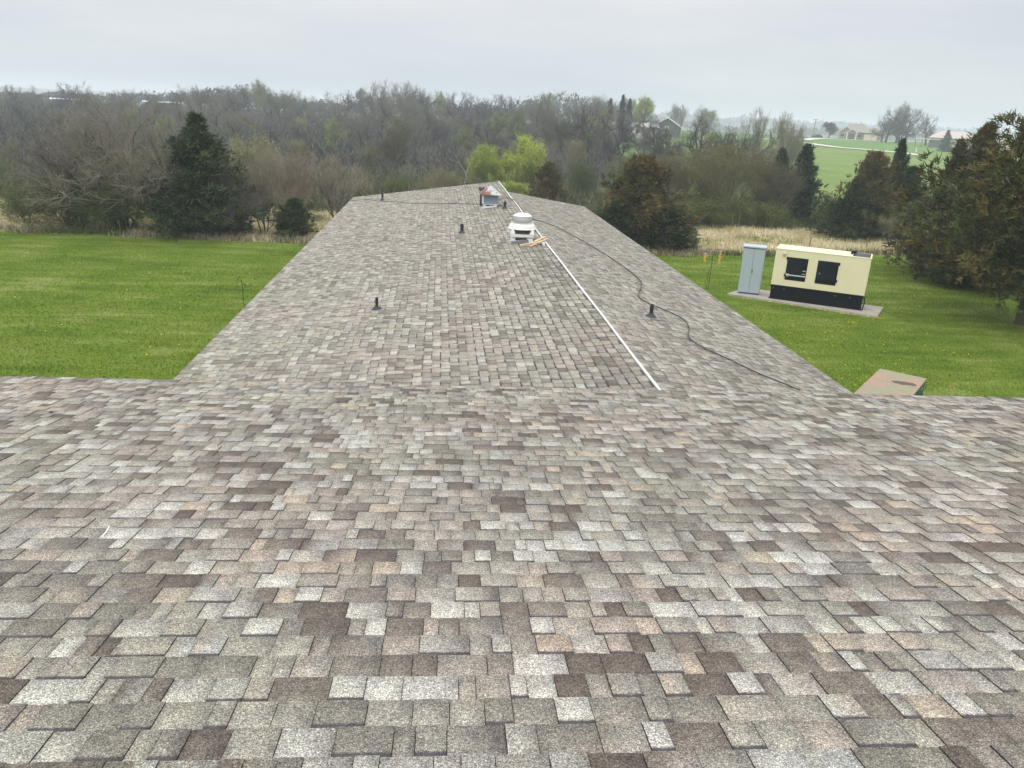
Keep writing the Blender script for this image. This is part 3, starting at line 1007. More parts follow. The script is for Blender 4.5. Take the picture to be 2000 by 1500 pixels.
ga = Vector((13.80, 30.62)); gb = Vector((16.92, 28.80))
gdir = (gb - ga).normalized(); gl = (gb - ga).length
gang = math.atan2(gdir.y, gdir.x)
gen = empty('generator', (ga.x, ga.y, 0.112), gang)
tag(gen, 'cream and black standby generator on the concrete pad', 'generator')
GW = 1.25
m_ = MB().box(0.03, gl - 0.03, 0.02, GW - 0.02, 0.03, 0.60)
m_.build('base', MAT['gen_black'], gen, bevel=0.008)
MB().box(0.0, gl, -0.005, 0.03, 0.50, 0.575).build('base_rail', MAT['gen_black'], gen)
MB().box(0.0, gl, -0.01, 0.04, 0.0, 0.05).build('base_skid', MAT['gen_black'], gen)
for xx in (0.12, 0.55, 2.55, 3.1):
    MB().lathe([(0.02, 0), (0.02, 0.012), (0.0001, 0.014)], n=8).build('bolt', MAT['flashing'], gen, loc=(xx, -0.012, 0.46)).rotation_euler = (math.pi / 2, 0, 0)
bz0, bz1 = 0.60, 2.08
panels = [(0.0, 0.45), (0.45, 1.36), (1.36, 1.63), (1.63, 2.54), (2.54, gl)]
MB().box(0.012, gl - 0.012, 0.012, GW, bz0 + 0.002, bz1 - 0.02).build('body', MAT['gen_yellow'], gen, bevel=0.008)
for a, b in panels:
    MB().box(a + 0.003, b - 0.003, 0.0, 0.02, bz0, bz1).build('panel', MAT['gen_yellow'], gen, bevel=0.004)
MB().box(gl - 0.014, gl, 0.025, GW - 0.01, bz0, bz1).build('panel', MAT['gen_yellow'], gen, bevel=0.004)
for k in range(5):
    MB().box(gl, gl + 0.012, 0.25 + 0.0, GW - 0.25, 0.9 + k * 0.2, 0.93 + k * 0.2).build('louvre', MAT['gen_yellow'], gen)
m_ = MB().box(-0.012, gl + 0.012, -0.012, GW + 0.012, bz1 - 0.01, bz1 + 0.03)
m_.build('roof', MAT['gen_yellow'], gen, bevel=0.010)
for xx in (0.95, 1.55, 2.5):
    MB().box(xx - 0.006, xx + 0.006, 0.0, GW, bz1 + 0.03, bz1 + 0.040).build('roof_seam', MAT['gen_yellow'], gen)
for cx, rr in ((1.05, 0.40), (2.02, 0.36)):
    MB().lathe([(rr, 0.0), (rr, 0.012), (rr - 0.05, 0.014), (rr - 0.06, 0.004), (0.0001, 0.004)], n=32).build('hatch_ring', MAT['gen_yellow'], gen, loc=(cx, GW / 2, bz1 + 0.03))
    if cx < 1.5:
        MB().lathe([(rr - 0.07, 0.0), (rr - 0.07, 0.007), (0.0001, 0.007)], n=32).build('fan_guard', MAT['feeder_pale'], gen, loc=(cx, GW / 2, bz1 + 0.031))
m_ = MB()
for k in range(14):
    m_.box(3.0 + k * 0.038, 3.012 + k * 0.038, 0.12, GW - 0.12, bz1 + 0.032, bz1 + 0.045)
m_.build('roof_grille', MAT['flashing'], gen)
MB().box(2.92, 3.56, 0.08, GW - 0.08, bz1 + 0.028, bz1 + 0.034).build('grille_plate', MAT['gen_black'], gen)
m_ = MB().tube([(2.86, 0.62, bz1 + 0.03), (2.86, 0.62, bz1 + 0.11), (3.02, 0.60, bz1 + 0.13)], 0.06, 12)
m_.build('exhaust_outlet', MAT['gen_black'], gen, smooth=False)
for (x0, x1, z0, z1) in ((0.50, 1.31, 0.86, 1.80), (1.68, 2.48, 0.86, 1.80)):
    d = MB().box(x0, x1, -0.012, 0.01, z0, z1).build('door', MAT['gen_door'], gen, bevel=0.01)
    MB().box(x0 + 0.02, x1 - 0.02, -0.018, -0.010, z0 + 0.02, z0 + 0.20).build('lower_panel', MAT['gen_black'], d)
    left = x0 < 1
    hxx = x0 - 0.01 if left else x1 + 0.01
    for hz in (z0 + 0.19, z1 - 0.06):
        MB().box(hxx - 0.03, hxx + 0.03, -0.03, 0.0, hz - 0.055, hz + 0.055).build('hinge', MAT['gen_black'], d, bevel=0.01)
    if left:
        MB().box(x0 + 0.01, x1 - 0.02, -0.022, -0.016, z0 + 0.19, z0 + 0.232).build('stripe', MAT['decal'], d)
        for (a_, b_, c_, e_) in ((x0 + 0.03, x0 + 0.15, z0 + 0.245, z0 + 0.262), (x0 + 0.06, x0 + 0.14, z0 + 0.150, z0 + 0.170), (x1 - 0.15, x1 - 0.03, z0 + 0.42, z0 + 0.442), (x1 - 0.17, x1 - 0.02, z0 + 0.30, z0 + 0.315)):
            MB().box(a_, b_, -0.0215, -0.013, c_, e_).build('decal', MAT['decal'], d)
    else:
        o_ = MB().lathe([(0.03, 0), (0.03, 0.012), (0.022, 0.014), (0.022, 0.004), (0.0001, 0.004)], n=16).build('lock', MAT['flashing'], d, loc=(x0 + 0.13, -0.012, z0 + 0.42))
        o_.rotation_euler = (math.pi / 2, 0, 0)
m_ = MB().box(0.30, 0.42, -0.10, 0.0, 1.915, 1.935)
m_.box(0.31, 0.41, -0.09, -0.01, 1.865, 1.915)
m_.build('lamp', MAT['fan_grey'], gen, bevel=0.006)
m_ = MB().tube([(gl + 0.02, 0.10, 0.0), (gl + 0.06, 0.12, 0.30), (gl + 0.02, 0.12, 0.52)], 0.02, 8)
m_.build('conduit', MAT['gen_black'], gen)

ca = Vector((12.75, 31.46)); cb = Vector((13.57, 31.12))
cdir = (cb - ca).normalized(); cl = 0.90
cab = empty('electrical_cabinet', (ca.x, ca.y, 0.112), math.atan2(cdir.y, cdir.x))
tag(cab, 'tall pale blue grey double door electrical cabinet beside the generator', 'electrical cabinet')
MB().box(0.03, cl - 0.03, 0.03, 0.60, 0.0, 0.06).build('plinth', MAT['cab_dark'], cab)
MB().box(0.0, cl, 0.0, 0.62, 0.05, 2.02).build('body', MAT['cab'], cab, bevel=0.01)
for a, b in ((0.015, cl / 2 - 0.004), (cl / 2 + 0.004, cl - 0.015)):
    dd = MB().box(a, b, -0.022, 0.0, 0.07, 1.93).build('door', MAT['cab'], cab, bevel=0.006)
    for hz in (0.3, 1.0, 1.7):
        xx = a - 0.006 if a < 0.2 else b + 0.006
        MB().box(xx - 0.008, xx + 0.008, -0.024, -0.004, hz - 0.05, hz + 0.05).build('hinge', MAT['cab'], dd)
MB().box(cl / 2 - 0.003, cl / 2 + 0.003, -0.004, 0.001, 0.07, 1.93).build('door_gap', MAT['cab_dark'], cab)
MB().box(0.01, cl - 0.01, -0.014, 0.0, 1.935, 1.955).build('header_gap', MAT['cab_dark'], cab)
MB().box(-0.03, cl + 0.03, -0.055, 0.65, 1.965, 2.03).build('roof', MAT['cab'], cab, bevel=0.012)
m_ = MB().box(cl / 2 + 0.010, cl / 2 + 0.045, -0.045, -0.022, 0.97, 1.11)
m_.build('handle_plate', MAT['chrome'], cab, bevel=0.006)
MB().box(cl / 2 + 0.016, cl / 2 + 0.038, -0.062, -0.045, 0.93, 1.06).build('handle', MAT['rod'], cab, bevel=0.005)

# pad-mounted transformer box near the upper roof's eave
ta = Vector((11.40, 16.05)); tb = Vector((10.61, 16.68))
tdir = Vector((tb.x - ta.x, tb.y - ta.y)).normalized()
tang = math.atan2(-tdir.y, -tdir.x)
tr = empty('transformer_box', (10.58, 16.70, 0), tang - 0.06)
tag(tr, 'dark green utility box with a rust stained lid standing beside the upper eave', 'utility box')
TW = 1.03
MB().box(-0.1, TW + 0.1, -3.2, 0.1, 0.0, 0.09).build('pad', MAT['concrete'], tr, bevel=0.01)
MB().box(0.02, TW - 0.02, -3.05, -0.02, 0.09, 1.54).build('body', MAT['trans_green'], tr, bevel=0.01)
for (a, b) in ((-0.95, 0.0), (-3.1, -0.962)):
    MB().box(0.0, TW, a, b, 1.545, 1.60).build('lid', MAT['rust_lid'], tr, bevel=0.012)
MB().box(0.02, TW - 0.02, -0.97, -0.945, 1.53, 1.592).build('lid_seam', MAT['dark_void'], tr)
for (a, b) in ((-0.92, -0.06), (-3.0, -1.0)):
    dd = MB().box(TW - 0.02, TW + 0.002, a, b, 0.16, 1.50).build('door', MAT['trans_green'], tr, bevel=0.006)
    MB().tube([(TW + .004, (a + b) / 2 - .05, 1.22), (TW + .03, (a + b) / 2 - .05, 1.36), (TW + .03, (a + b) / 2 + .05, 1.36), (TW + .004, (a + b) / 2 + .05, 1.22)], 0.014, 8).build('handle', MAT['rod'], dd)
MB().box(TW + 0.001, TW + 0.006, -0.42, -0.38, 1.42, 1.47).build('sticker', MAT['trim_white'], tr)
m_ = MB()
r_ = random.Random(4)
bl = [(math.cos(a) * (1 + r_.uniform(-.25, .25)), math.sin(a) * (1 + r_.uniform(-.25, .25))) for a in np.linspace(0, 2 * math.pi, 18, endpoint=False)]
vs = [(0.72 + 0.25 * x, -0.80 + 0.13 * y + 0.05 * x, 1.6035) for x, y in bl] + [(0.72 + 0.235 * x, -0.80 + 0.12 * y + 0.05 * x, 1.608) for x, y in bl]
fs = [tuple(range(18, 36))] + [(k, (k + 1) % 18, 18 + (k + 1) % 18, 18 + k) for k in range(18)]
m_.add(vs, fs).build('dirt_patch', paint('brown_dirt', (0.085, 0.062, 0.055), 0.95, scale=12), tr)

# shepherd's hooks
hk = empty('feeder_pole', (11.84, 32.53, 0))
tag(hk, 'black double hook pole with yellow hanging feeders on the right lawn', 'feeder pole')
m_ = MB().tube([(0.0, 0, 0), (0.01, 0, 1.62)], 0.013, 6)
m_.tube([(-0.10, 0, 0), (-0.09, 0, 0.85), (0.0, 0, 1.0)], 0.009, 6)
for s in (-1, 1):
    m_.tube([(0.01, 0, 1.60), (s * 0.12, 0, 1.76), (s * 0.26, 0, 1.78), (s * 0.34, 0, 1.68), (s * 0.33, 0, 1.60)], 0.010, 6)
m_.build('pole', MAT['rod'], hk)
for s, z0, n_ in ((-1, 1.22, 3), (1, 1.15, 5)):
    f_ = tag(empty('hanging_feeder', (11.84 + s * 0.33, 32.53, 0)), 'short yellow feeder hanging from the left arm of the hook pole' if s < 0 else 'longer yellow feeder hanging from the right arm of the hook pole', 'bird feeder', 'yellow feeders on the hook pole')
    MB().tube([(0, 0, 1.6), (0, 0, z0 + 0.02)], 0.004, 5).build('cord', MAT['rod'], f_)
    for k in range(n_):
        MB().lathe([(0.0001, 0.09), (0.05, 0.075), (0.03, 0.045), (0.062, 0.02), (0.0001, 0.0)][::-1], n=8).build('petal_cup', MAT['feeder'], f_, loc=(0.012 * (-1) ** k, 0.01, z0 + k * 0.10))
    MB().lathe([(0.05, 0), (0.045, 0.02), (0.01, 0.03)], n=10).build('top_dish', MAT['feeder_pale'], f_, loc=(0, 0, z0 + n_ * 0.10 + 0.03))
hk = empty('garden_hook', (-6.83, 27.08, 0))
tag(hk, 'thin black twin hook rod in the left lawn beside the wing eave', 'garden hook')
m_ = MB().tube([(0.03, 0, 0), (0.0, 0, 1.0)], 0.011, 6)
m_.tube([(0, 0, 0.95), (-0.02, 0, 1.12), (-0.07, 0, 1.14), (-0.12, 0, 1.04), (-0.13, 0, 0.93)], 0.009, 6)
m_.tube([(0, 0, 0.80), (0.07, 0, 0.93), (0.11, 0, 0.86), (0.10, 0, 0.78)], 0.009, 6)
m_.build('rod', MAT['rod'], hk)

# fence posts in the meadow
for (x, y, h, lab) in ((22.56, 45.52, 0.62, 'short wooden stake in the straw meadow behind the generator, left one'), (26.21, 45.49, 0.75, 'short wooden stake in the straw meadow behind the right end of the generator'),
                       (-21.77, 43.6, 0.7, 'short stake in the meadow at the far left under the bare trees'), (14.37, 42.22, 0.62, 'short stake at the lawn edge just right of the brown cedar')):
    o_ = MB().tube([(0, 0, -0.1), (0.02, 0, h)], 0.035, 6).build('fence_post', MAT['post'], None, loc=(x, y, 0))
    tag(o_, lab, 'stake', 'stakes in the meadow')


# ------------------------------------------------------------------ grasses
def blades(n, x, y, z, h, wd, lean, cols, r):
    a = r.uniform(0, 2 * math.pi, n)
    la = r.uniform(0, 2 * math.pi, n)
    ll = lean * r.random(n)
    ca_, sa_ = np.cos(a) * wd / 2, np.sin(a) * wd / 2
    V = np.empty((n, 3, 3))
    V[:, 0] = np.stack([x - ca_, y - sa_, z], -1)
    V[:, 1] = np.stack([x + ca_, y + sa_, z], -1)
    V[:, 2] = np.stack([x + np.cos(la) * ll * h, y + np.sin(la) * ll * h, z + h * np.sqrt(np.maximum(0.05, 1 - (ll * 0.9) ** 2))], -1)
    F = np.arange(n * 3).reshape(n, 3)
    C_ = np.repeat(cols[:, None, :], 3, 1).reshape(-1, 4)
    return V.reshape(-1, 3), F, C_


r = np.random.default_rng(77)
# lawn tufts where the lawn is seen
N = 330000
side = r.random(N) < 0.5
yy = r.uniform(0, 1, N) ** 0.8 * 31.5 + 10
xx = np.where(side, -4.4 - r.random(N) * (0.55 * yy + 2.5), 6.6 + r.random(N) * (0.62 * yy - 1.0))
keep = yy < edge(xx) + 0.25
keep &= ~((xx > 12.4) & (xx < 18.2) & (np.abs((yy - 31.9) + (xx - 12.9) * 0.60 + 0.5) < 1.05) & (xx < 18))
xx, yy = xx[keep], yy[keep]
n = len(xx)
k = r.uniform(0.80, 1.35, n)
cl_ = np.stack([k * r.uniform(0.85, 1.15, n), k, k * r.uniform(0.7, 1.1, n), np.ones(n)], -1)
V, F, C_ = blades(n, xx, yy, np.full(n, 0.018), r.uniform(0.03, 0.075, n), r.uniform(0.012, 0.028, n), 0.9, cl_, r)
tag(link('lawn_grass', npmesh('lawn_grass', V, F, MAT['lawn_blade'], colors=C_)), 'short green grass blades covering the lawn', 'grass', kind='stuff')


def meadow(name, n, x0, x1, y0f, y1f, hmin, hmax, pal, lean, label, cat, wmul=1.0, seed=1):
    r = np.random.default_rng(seed)
    nc = max(20, n // 14)
    cx = r.uniform(x0, x1, nc)
    cy = y0f(cx) + r.random(nc) * (y1f(cx) - y0f(cx))
    i = r.integers(0, nc, n)
    x = cx[i] + r.normal(0, 0.16, n)
    y = cy[i] + r.normal(0, 0.16, n)
    cs = r.uniform(0.65, 1.35, nc)[i]
    pal = np.array(pal)
    ph = (np.sin(x * 0.9 + y * 0.5) + np.sin(x * 0.33 - y * 1.1) * 1.2 + r.normal(0, 0.6, n)) * 0.5
    kk = np.clip(((ph + 1) / 2 * len(pal)).astype(int), 0, len(pal) - 1)
    c = pal[kk] * r.uniform(0.75, 1.25, (n, 1))
    c = np.concatenate([c, np.ones((n, 1))], 1)
    V, F, C_ = blades(n, x, y, gz(x, y), r.uniform(hmin, hmax, n) * cs, r.uniform(0.02, 0.05, n) * wmul, lean, c, r)
    return tag(link(name, npmesh(name, V, F, MAT['blade'], colors=C_)), label, cat, kind='stuff')


TAN = [(0.17, 0.19, 0.065), (0.30, 0.28, 0.13), (0.50, 0.43, 0.26), (0.56, 0.49, 0.32), (0.46, 0.39, 0.24), (0.62, 0.55, 0.39)]
meadow('meadow_grass', 120000, -36, 44, lambda x: edge(x) + 0.2, lambda x: np.full_like(x, 54.0), 0.10, 0.34, TAN, 1.05, 'straw coloured tall grass of the meadow beyond the lawn', 'grass', 1.1, 5)
meadow('edge_weeds', 16000, -36, 44, lambda x: edge(x) - 0.05, lambda x: edge(x) + 0.9, 0.15, 0.48, [(0.05, 0.09, 0.02), (0.08, 0.11, 0.03), (0.26, 0.22, 0.15), (0.34, 0.28, 0.20), (0.10, 0.13, 0.05)], 0.5, 'pinkish brown and green weeds along the lawn edge', 'weeds', 0.9, 6)
meadow('shrub_layer', 60000, -46, 60, lambda x: np.full_like(x, 53.0), lambda x: np.full_like(x, 92.0), 0.3, 1.1, [(0.05, 0.07, 0.02), (0.08, 0.10, 0.03), (0.14, 0.12, 0.07), (0.10, 0.13, 0.04)], 0.6, 'tangled green and brown undergrowth in the valley', 'undergrowth', 2.6, 7)

# dandelions
r = np.random.default_rng(9)
N = 400
y = r.uniform(12.5, 38, N)
x = 7 + r.random(N) * (0.60 * y - 4)
cl2 = r.integers(0, 40, N)
cx, cy = r.uniform(9, 22, 40), r.uniform(14, 32, 40)
m2 = r.random(N) < 0.45
x = np.where(m2, cx[cl2] + r.normal(0, 0.5, N), x); y = np.where(m2, cy[cl2] + r.normal(0, 0.5, N), y)
# a row of them along the front of the pad
t_ = r.random(70); x[:70] = 12.6 + t_ * 4.7 + r.normal(0, .06, 70); y[:70] = 31.0 - t_ * 3.0 - 0.12 + r.normal(0, .10, 70)
nl = 40
x[-nl:] = -6 - r.random(nl) * 9; y[-nl:] = r.uniform(14, 34, nl)
ok = ((x > 7) | (x < -4.6)) & ~((x > 12.3) & (x < 18.2) & (np.abs((y - 31.9) + (x - 12.9) * 0.60 + 0.4) < 0.75))
x, y = x[ok], y[ok]
n = len(x)
a = np.linspace(0, 2 * math.pi, 6, endpoint=False)
V = np.empty((n, 7, 3))
rr = r.uniform(0.011, 0.022, n)
for k in range(6):
    V[:, k] = np.stack([x + rr * math.cos(a[k]), y + rr * math.sin(a[k]), np.full(n, 0.065)], -1)
V[:, 6] = np.stack([x, y, np.full(n, 0.088)], -1)
F = np.concatenate([np.stack([np.arange(n) * 7 + k, np.arange(n) * 7 + (k + 1) % 6, np.arange(n) * 7 + 6], -1) for k in range(6)])
C_ = np.tile(np.array([0.75, 0.60, 0.03, 1.0]), (n * 7, 1))
tag(link('dandelions', npmesh('dandelions', V.reshape(-1, 3), F, MAT['blade'], colors=C_)), 'tiny yellow dandelion heads dotted over the lawn', 'flowers', kind='stuff')


# ------------------------------------------------------------------ trees
def segs_mesh(name, P0, P1_, R0, R1, col, mat, extra=None):
    """3-sided tapered prisms for every branch segment, plus optional leaf triangles (verts, cols)"""
    P0, P1_ = np.array(P0), np.array(P1_)
    R0, R1 = np.array(R0)[:, None], np.array(R1)[:, None]
    d = P1_ - P0
    d = d / (np.linalg.norm(d, axis=1)[:, None] + 1e-9)
    a = np.where(np.abs(d[:, 2:3]) < 0.9, np.array([[0, 0, 1.0]]), np.array([[1.0, 0, 0]]))
    u = np.cross(a, d); u /= np.linalg.norm(u, axis=1)[:, None]
    v = np.cross(d, u)
    n = len(P0)
    big = R0[:, 0].max() > 0.05
    ns = 6 if (big and n < 400) else 3
    V = np.empty((n, ns * 2, 3))
    for k in range(ns):
        c_, s_ = math.cos(2 * math.pi * k / ns), math.sin(2 * math.pi * k / ns)
        V[:, k] = P0 + (u * c_ + v * s_) * R0
        V[:, ns + k] = P1_ + (u * c_ + v * s_) * R1
    b = np.arange(n)[:, None] * ns * 2
    F = np.concatenate([b + np.array([k, (k + 1) % ns, ns + (k + 1) % ns, ns + k]) for k in range(ns)])
    C_ = np.repeat(np.concatenate([np.array(col), np.ones((n, 1))], 1)[:, None, :], ns * 2, 1).reshape(-1, 4)
    V = V.reshape(-1, 3)
    if extra is None:
        return npmesh(name, V, F, mat, colors=C_)
    ev, ec = extra
    f3 = np.arange(len(ev)).reshape(-1, 3) + len(V)
    return npmesh(name, np.concatenate([V, ev]), [F, f3], mat, colors=np.concatenate([C_, ec]))


def bare_tree(seed, H=10.0, W=9.0, trunk_h=0.22, stems=1, kids=(7, 6, 6, 5, 4), up=0.25, twig=0.012, bark=(0.10, 0.085, 0.075), twigc=(0.17, 0.145, 0.13),
              leaf=None, leafn=0, leafsize=0.05, spread=0.85, r0=0.22, crook=0.22):
    """returns (trunk mesh, crown mesh) of a unit tree about H tall and W wide, standing on the origin"""
    r = random.Random(seed)
    A = [[], [], [], [], []]     # trunk: p0 p1 r0 r1 col
    B = [[], [], [], [], []]
    tips = []

    def rnd(s): return Vector((r.gauss(0, s), r.gauss(0, s), r.gauss(0, s)))

    def branch(p, d, L, rad, lev):
        nseg = (5, 5, 4, 3, 2, 1)[lev]
        pts = [p.copy()]
        dd = d.normalized()
        for i in range(nseg):
            dd = (dd + rnd(crook if lev else 0.10) + Vector((0, 0, up * 0.35))).normalized()
            pts.append(pts[-1] + dd * (L / nseg))
        tgt = A if lev <= 1 else B
        re = rad * (0.5 if lev else 0.65)
        for i in range(nseg):
            ra = rad + (re - rad) * i / nseg; rb = rad + (re - rad) * (i + 1) / nseg
            tgt[0].append(pts[i][:]); tgt[1].append(pts[i + 1][:]); tgt[2].append(ra); tgt[3].append(rb)
            f = min(1.0, lev / 3.0)
            j = r.uniform(0.8, 1.2)
            tgt[4].append([(bark[q] * (1 - f) + twigc[q] * f) * j for q in range(3)])
        if lev == 5 or lev >= len(kids):
            tips.append((pts[-1][:], dd[:]))
            return
        nk = kids[lev]
        for k in range(nk):
            t = (r.uniform(trunk_h if lev == 0 else 0.25, 1.0) if k < nk - 1 else 1.0)
            if lev == 0: t = max(t, trunk_h)
            q = t * nseg
            i = min(int(q), nseg - 1)
            pp = pts[i].lerp(pts[i + 1], q - i)
            base = (pts[i + 1] - pts[i]).normalized()
            ang = r.uniform(0.45, 1.05) * spread * (1.15 if lev == 0 else 1.0)
            if k == nk - 1: ang *= 0.45
            az = r.uniform(0, 2 * math.pi) if lev else (k / nk * 2 * math.pi + r.uniform(-.5, .5)) * 1.0
            a = base.orthogonal().normalized()
            b = base.cross(a)
            side_ = a * math.cos(az) + b * math.sin(az)
            nd_ = base * math.cos(ang) + side_ * math.sin(ang)
            LL = L * r.uniform(0.50, 0.78) * (1.0 - 0.25 * (t if lev else 0))
            if lev == 0: LL = L * r.uniform(0.62, 0.85)
            rr_ = (re if k == nk - 1 else rad * (1 - t) + re * t) * r.uniform(0.55, 0.78)
            branch(pp, nd_, LL, max(rr_, twig * 0.6 if lev < 4 else twig * 0.5), lev + 1)

    for s in range(stems):
        if stems == 1:
            branch(Vector((0, 0, -0.3)), Vector((r.gauss(0, .05), r.gauss(0, .05), 1)), 4.2, r0, 0)
        else:
            a = s / stems * 2 * math.pi + r.uniform(-.4, .4)
            branch(Vector((0.25 * math.cos(a), 0.25 * math.sin(a), -0.2)), Vector((0.35 * math.cos(a), 0.35 * math.sin(a), 1)), r.uniform(3.6, 4.6), r0 * r.uniform(.5, .8), 0)
    P = np.array(B[1] + A[1])
    zmax = np.percentile(P[:, 2], 99.7)
    wx = np.percentile(np.hypot(P[:, 0], P[:, 1]), 97) * 2
    sc = np.array([W / wx, W / wx, H / zmax])
    res = []
    for nm, T in (('trunk', A), ('crown', B)):
        p0, p1 = np.array(T[0]) * sc, np.array(T[1]) * sc
        ex = None
        if nm == 'crown' and leafn:
            rn = np.random.default_rng(seed)
            tp = np.array([t[0] for t in tips]) * sc
            i = rn.integers(0, len(tp), leafn)
            c = tp[i] + rn.normal(0, 0.16, (leafn, 3))
            off = rn.normal(0, 1, (leafn, 3, 3))
            off /= np.linalg.norm(off, axis=2)[:, :, None]
            ev = (c[:, None, :] + off * leafsize * rn.uniform(0.6, 1.4, (leafn, 1, 1))).reshape(-1, 3)
            la = np.array(leaf)
            lc = la[rn.integers(0, len(la), leafn)] * rn.uniform(0.75, 1.25, (leafn, 1))
            ec = np.repeat(np.concatenate([lc, np.ones((leafn, 1))], 1)[:, None, :], 3, 1).reshape(-1, 4)
            ex = (ev, ec)
        res.append(segs_mesh(nm, p0, p1, T[2], T[3], T[4], MAT['bark'], ex))
    return res


def cedar(seed, H=7.0, W=5.0, nb=110, tufts=26, tuftlen=0.30, shape='oval', cols=((0.035, 0.055, 0.02), (0.06, 0.065, 0.02), (0.10, 0.065, 0.025)), up=0.35, low=0.04, bw=0.035, blades_n=9, droop=0.0, gap=0.0, brown_top=0.0):
    r = np.random.default_rng(seed)
    P0, P1_, R0, R1, CC = [], [], [], [], []
    zt = np.linspace(-0.3, H * 0.97, 14)
    wob = np.cumsum(r.normal(0, 0.03, (14, 2)), 0)
    tr0 = H * 0.022 + 0.03
    for i in range(13):
        P0.append((wob[i, 0], wob[i, 1], zt[i])); P1_.append((wob[i + 1, 0], wob[i + 1, 1], zt[i + 1]))
        R0.append(tr0 * (1 - i / 13.5)); R1.append(tr0 * (1 - (i + 1) / 13.5)); CC.append((0.10, 0.075, 0.06))
    trunk = segs_mesh('trunk', P0, P1_, R0, R1, CC, MAT['bark'])
    P0, P1_, R0, R1, CC = [], [], [], [], []
    TC, TD, TT, TS = [], [], [], []
    cols = np.array(cols)
    for b in range(nb):
        t = low + (1 - low) * (b + r.random()) / nb
        z = t * H * 0.96
        if shape == 'cone': rad = (1 - t) ** 0.85
        elif shape == 'oval': rad = math.sin(math.pi * min(1, (t * 0.88 + 0.14))) ** 0.75 * (1.0 if t < .5 else (1 - (t - .5) * 0.75))
        elif shape == 'near': rad = float(np.interp(t, [0.1, 0.16, 0.31, 0.54, 0.66, 0.78, 0.9, 1.0], [0.55, 0.86, 1.0, 0.80, 0.60, 0.40, 0.20, 0.04]))
        elif shape == 'skirt': rad = (1 - t) ** 0.95 * min(1, (t - low + 0.10) * 6) * 1.15
        else: rad = (1 - t) ** 0.6 * min(1, (t + 0.12) * 4.5)
        rad = max(rad, 0.06) * W / 2 * (r.uniform(0.45, 1.0) if r.random() < 0.7 else r.uniform(0.95, 1.22))
        az = b * 2.39996 + r.uniform(-0.5, 0.5)
        if gap and r.random() < gap: continue
        el = up * (0.4 + t) - droop * (1 - t)
        d = np.array([math.cos(az) * math.cos(el), math.sin(az) * math.cos(el), math.sin(el)])
        o_ = np.array([np.interp(z, zt, wob[:, 0]), np.interp(z, zt, wob[:, 1]), z])
        L = rad
        tip = o_ + d * L + np.array([0, 0, 0.10 * L])
        midp = o_ + d * L * 0.55 - np.array([0, 0, 0.04 * L])
        for q0, q1, a0, a1 in ((o_, midp, 0.02 + 0.012 * L, 0.012 + 0.006 * L), (midp, tip, 0.012 + 0.006 * L, 0.006)):
            P0.append(q0); P1_.append(q1); R0.append(a0); R1.append(a1); CC.append((0.10, 0.08, 0.065))
        nt_ = max(4, int(tufts * (0.35 + 0.65 * L / (W / 2))))
        s = r.uniform(0.22, 1.02, nt_) ** 0.8
        pts_ = np.where(s[:, None] < 0.55, o_ + (midp - o_) * (s / 0.55)[:, None], midp + (tip - midp) * ((s - 0.55) / 0.45)[:, None])
        sp = (0.15 * L + 0.02) * (1.1 - 0.75 * s) + 0.06
        off = r.normal(0, 1, (nt_, 3)) * sp[:, None] * np.array([1, 1, 0.6])
        pts_ = pts_ + off
        dirs = d * 0.55 + off / (np.linalg.norm(off, axis=1)[:, None] + 1e-6) * 0.55 + np.array([0, 0, 0.30])
        TC.append(pts_); TD.append(dirs)
        base = cols[r.integers(0, len(cols))]
        if brown_top and r.random() < brown_top * t * 1.4: base = cols[-1]
        tone = r.uniform(0.75, 1.25, (nt_, 1)) * r.uniform(0.65, 1.45)
        TT.append(np.clip(base * 0.7 + cols[r.integers(0, len(cols), nt_)] * 0.3, 0, 1) * tone)
        TS.append(np.full(nt_, 1.0) * r.uniform(0.75, 1.2))
    # leader tufts at the very top
    nt_ = 26
    zz_ = r.uniform(0.90, 1.0, nt_) * H
    TC.append(np.stack([r.normal(0, 0.07, nt_) + wob[-1, 0], r.normal(0, 0.07, nt_) + wob[-1, 1], zz_ - tuftlen * 0.6], -1))
    TD.append(np.stack([r.normal(0, .3, nt_), r.normal(0, .3, nt_), np.ones(nt_)], -1)); TT.append(cols[r.integers(0, len(cols), nt_)]); TS.append(np.full(nt_, 0.8))
    C0 = np.concatenate(TC); Dn = np.concatenate(TD); Dn /= np.linalg.norm(Dn, axis=1)[:, None]
    T0 = np.concatenate(TT); S0 = np.concatenate(TS)
    n = len(C0)
    bn = blades_n
    dirs = Dn[:, None, :] + r.normal(0, 0.55, (n, bn, 3))
    dirs /= np.linalg.norm(dirs, axis=2)[:, :, None]
    ln = tuftlen * r.uniform(0.5, 1.15, (n, bn, 1)) * S0[:, None, None]
    sd_ = np.cross(dirs, r.normal(0, 1, (n, bn, 3)))
    sd_ /= np.linalg.norm(sd_, axis=2)[:, :, None] + 1e-9
    base = C0[:, None, :] + r.normal(0, 0.05, (n, bn, 3))
    wv_ = bw * r.uniform(0.7, 1.3, (n, bn, 1))
    ev = np.stack([base - sd_ * wv_, base + sd_ * wv_, base + dirs * ln], 2).reshape(-1, 3)
    tone = r.uniform(0.82, 1.2, (n, bn, 1))
    ec = np.clip(T0[:, None, :] * tone, 0, 1)
    ec = np.concatenate([ec, np.ones((n, bn, 1))], 2)
    ec = np.repeat(ec[:, :, None, :], 3, 2).reshape(-1, 4)
    crown = segs_mesh('crown', P0, P1_, R0, R1, CC, MAT['leaf'], (ev, ec))
    return [trunk, crown]


protos = {}


def proto(key, fn, H, W):
    protos[key] = (fn, H, W)


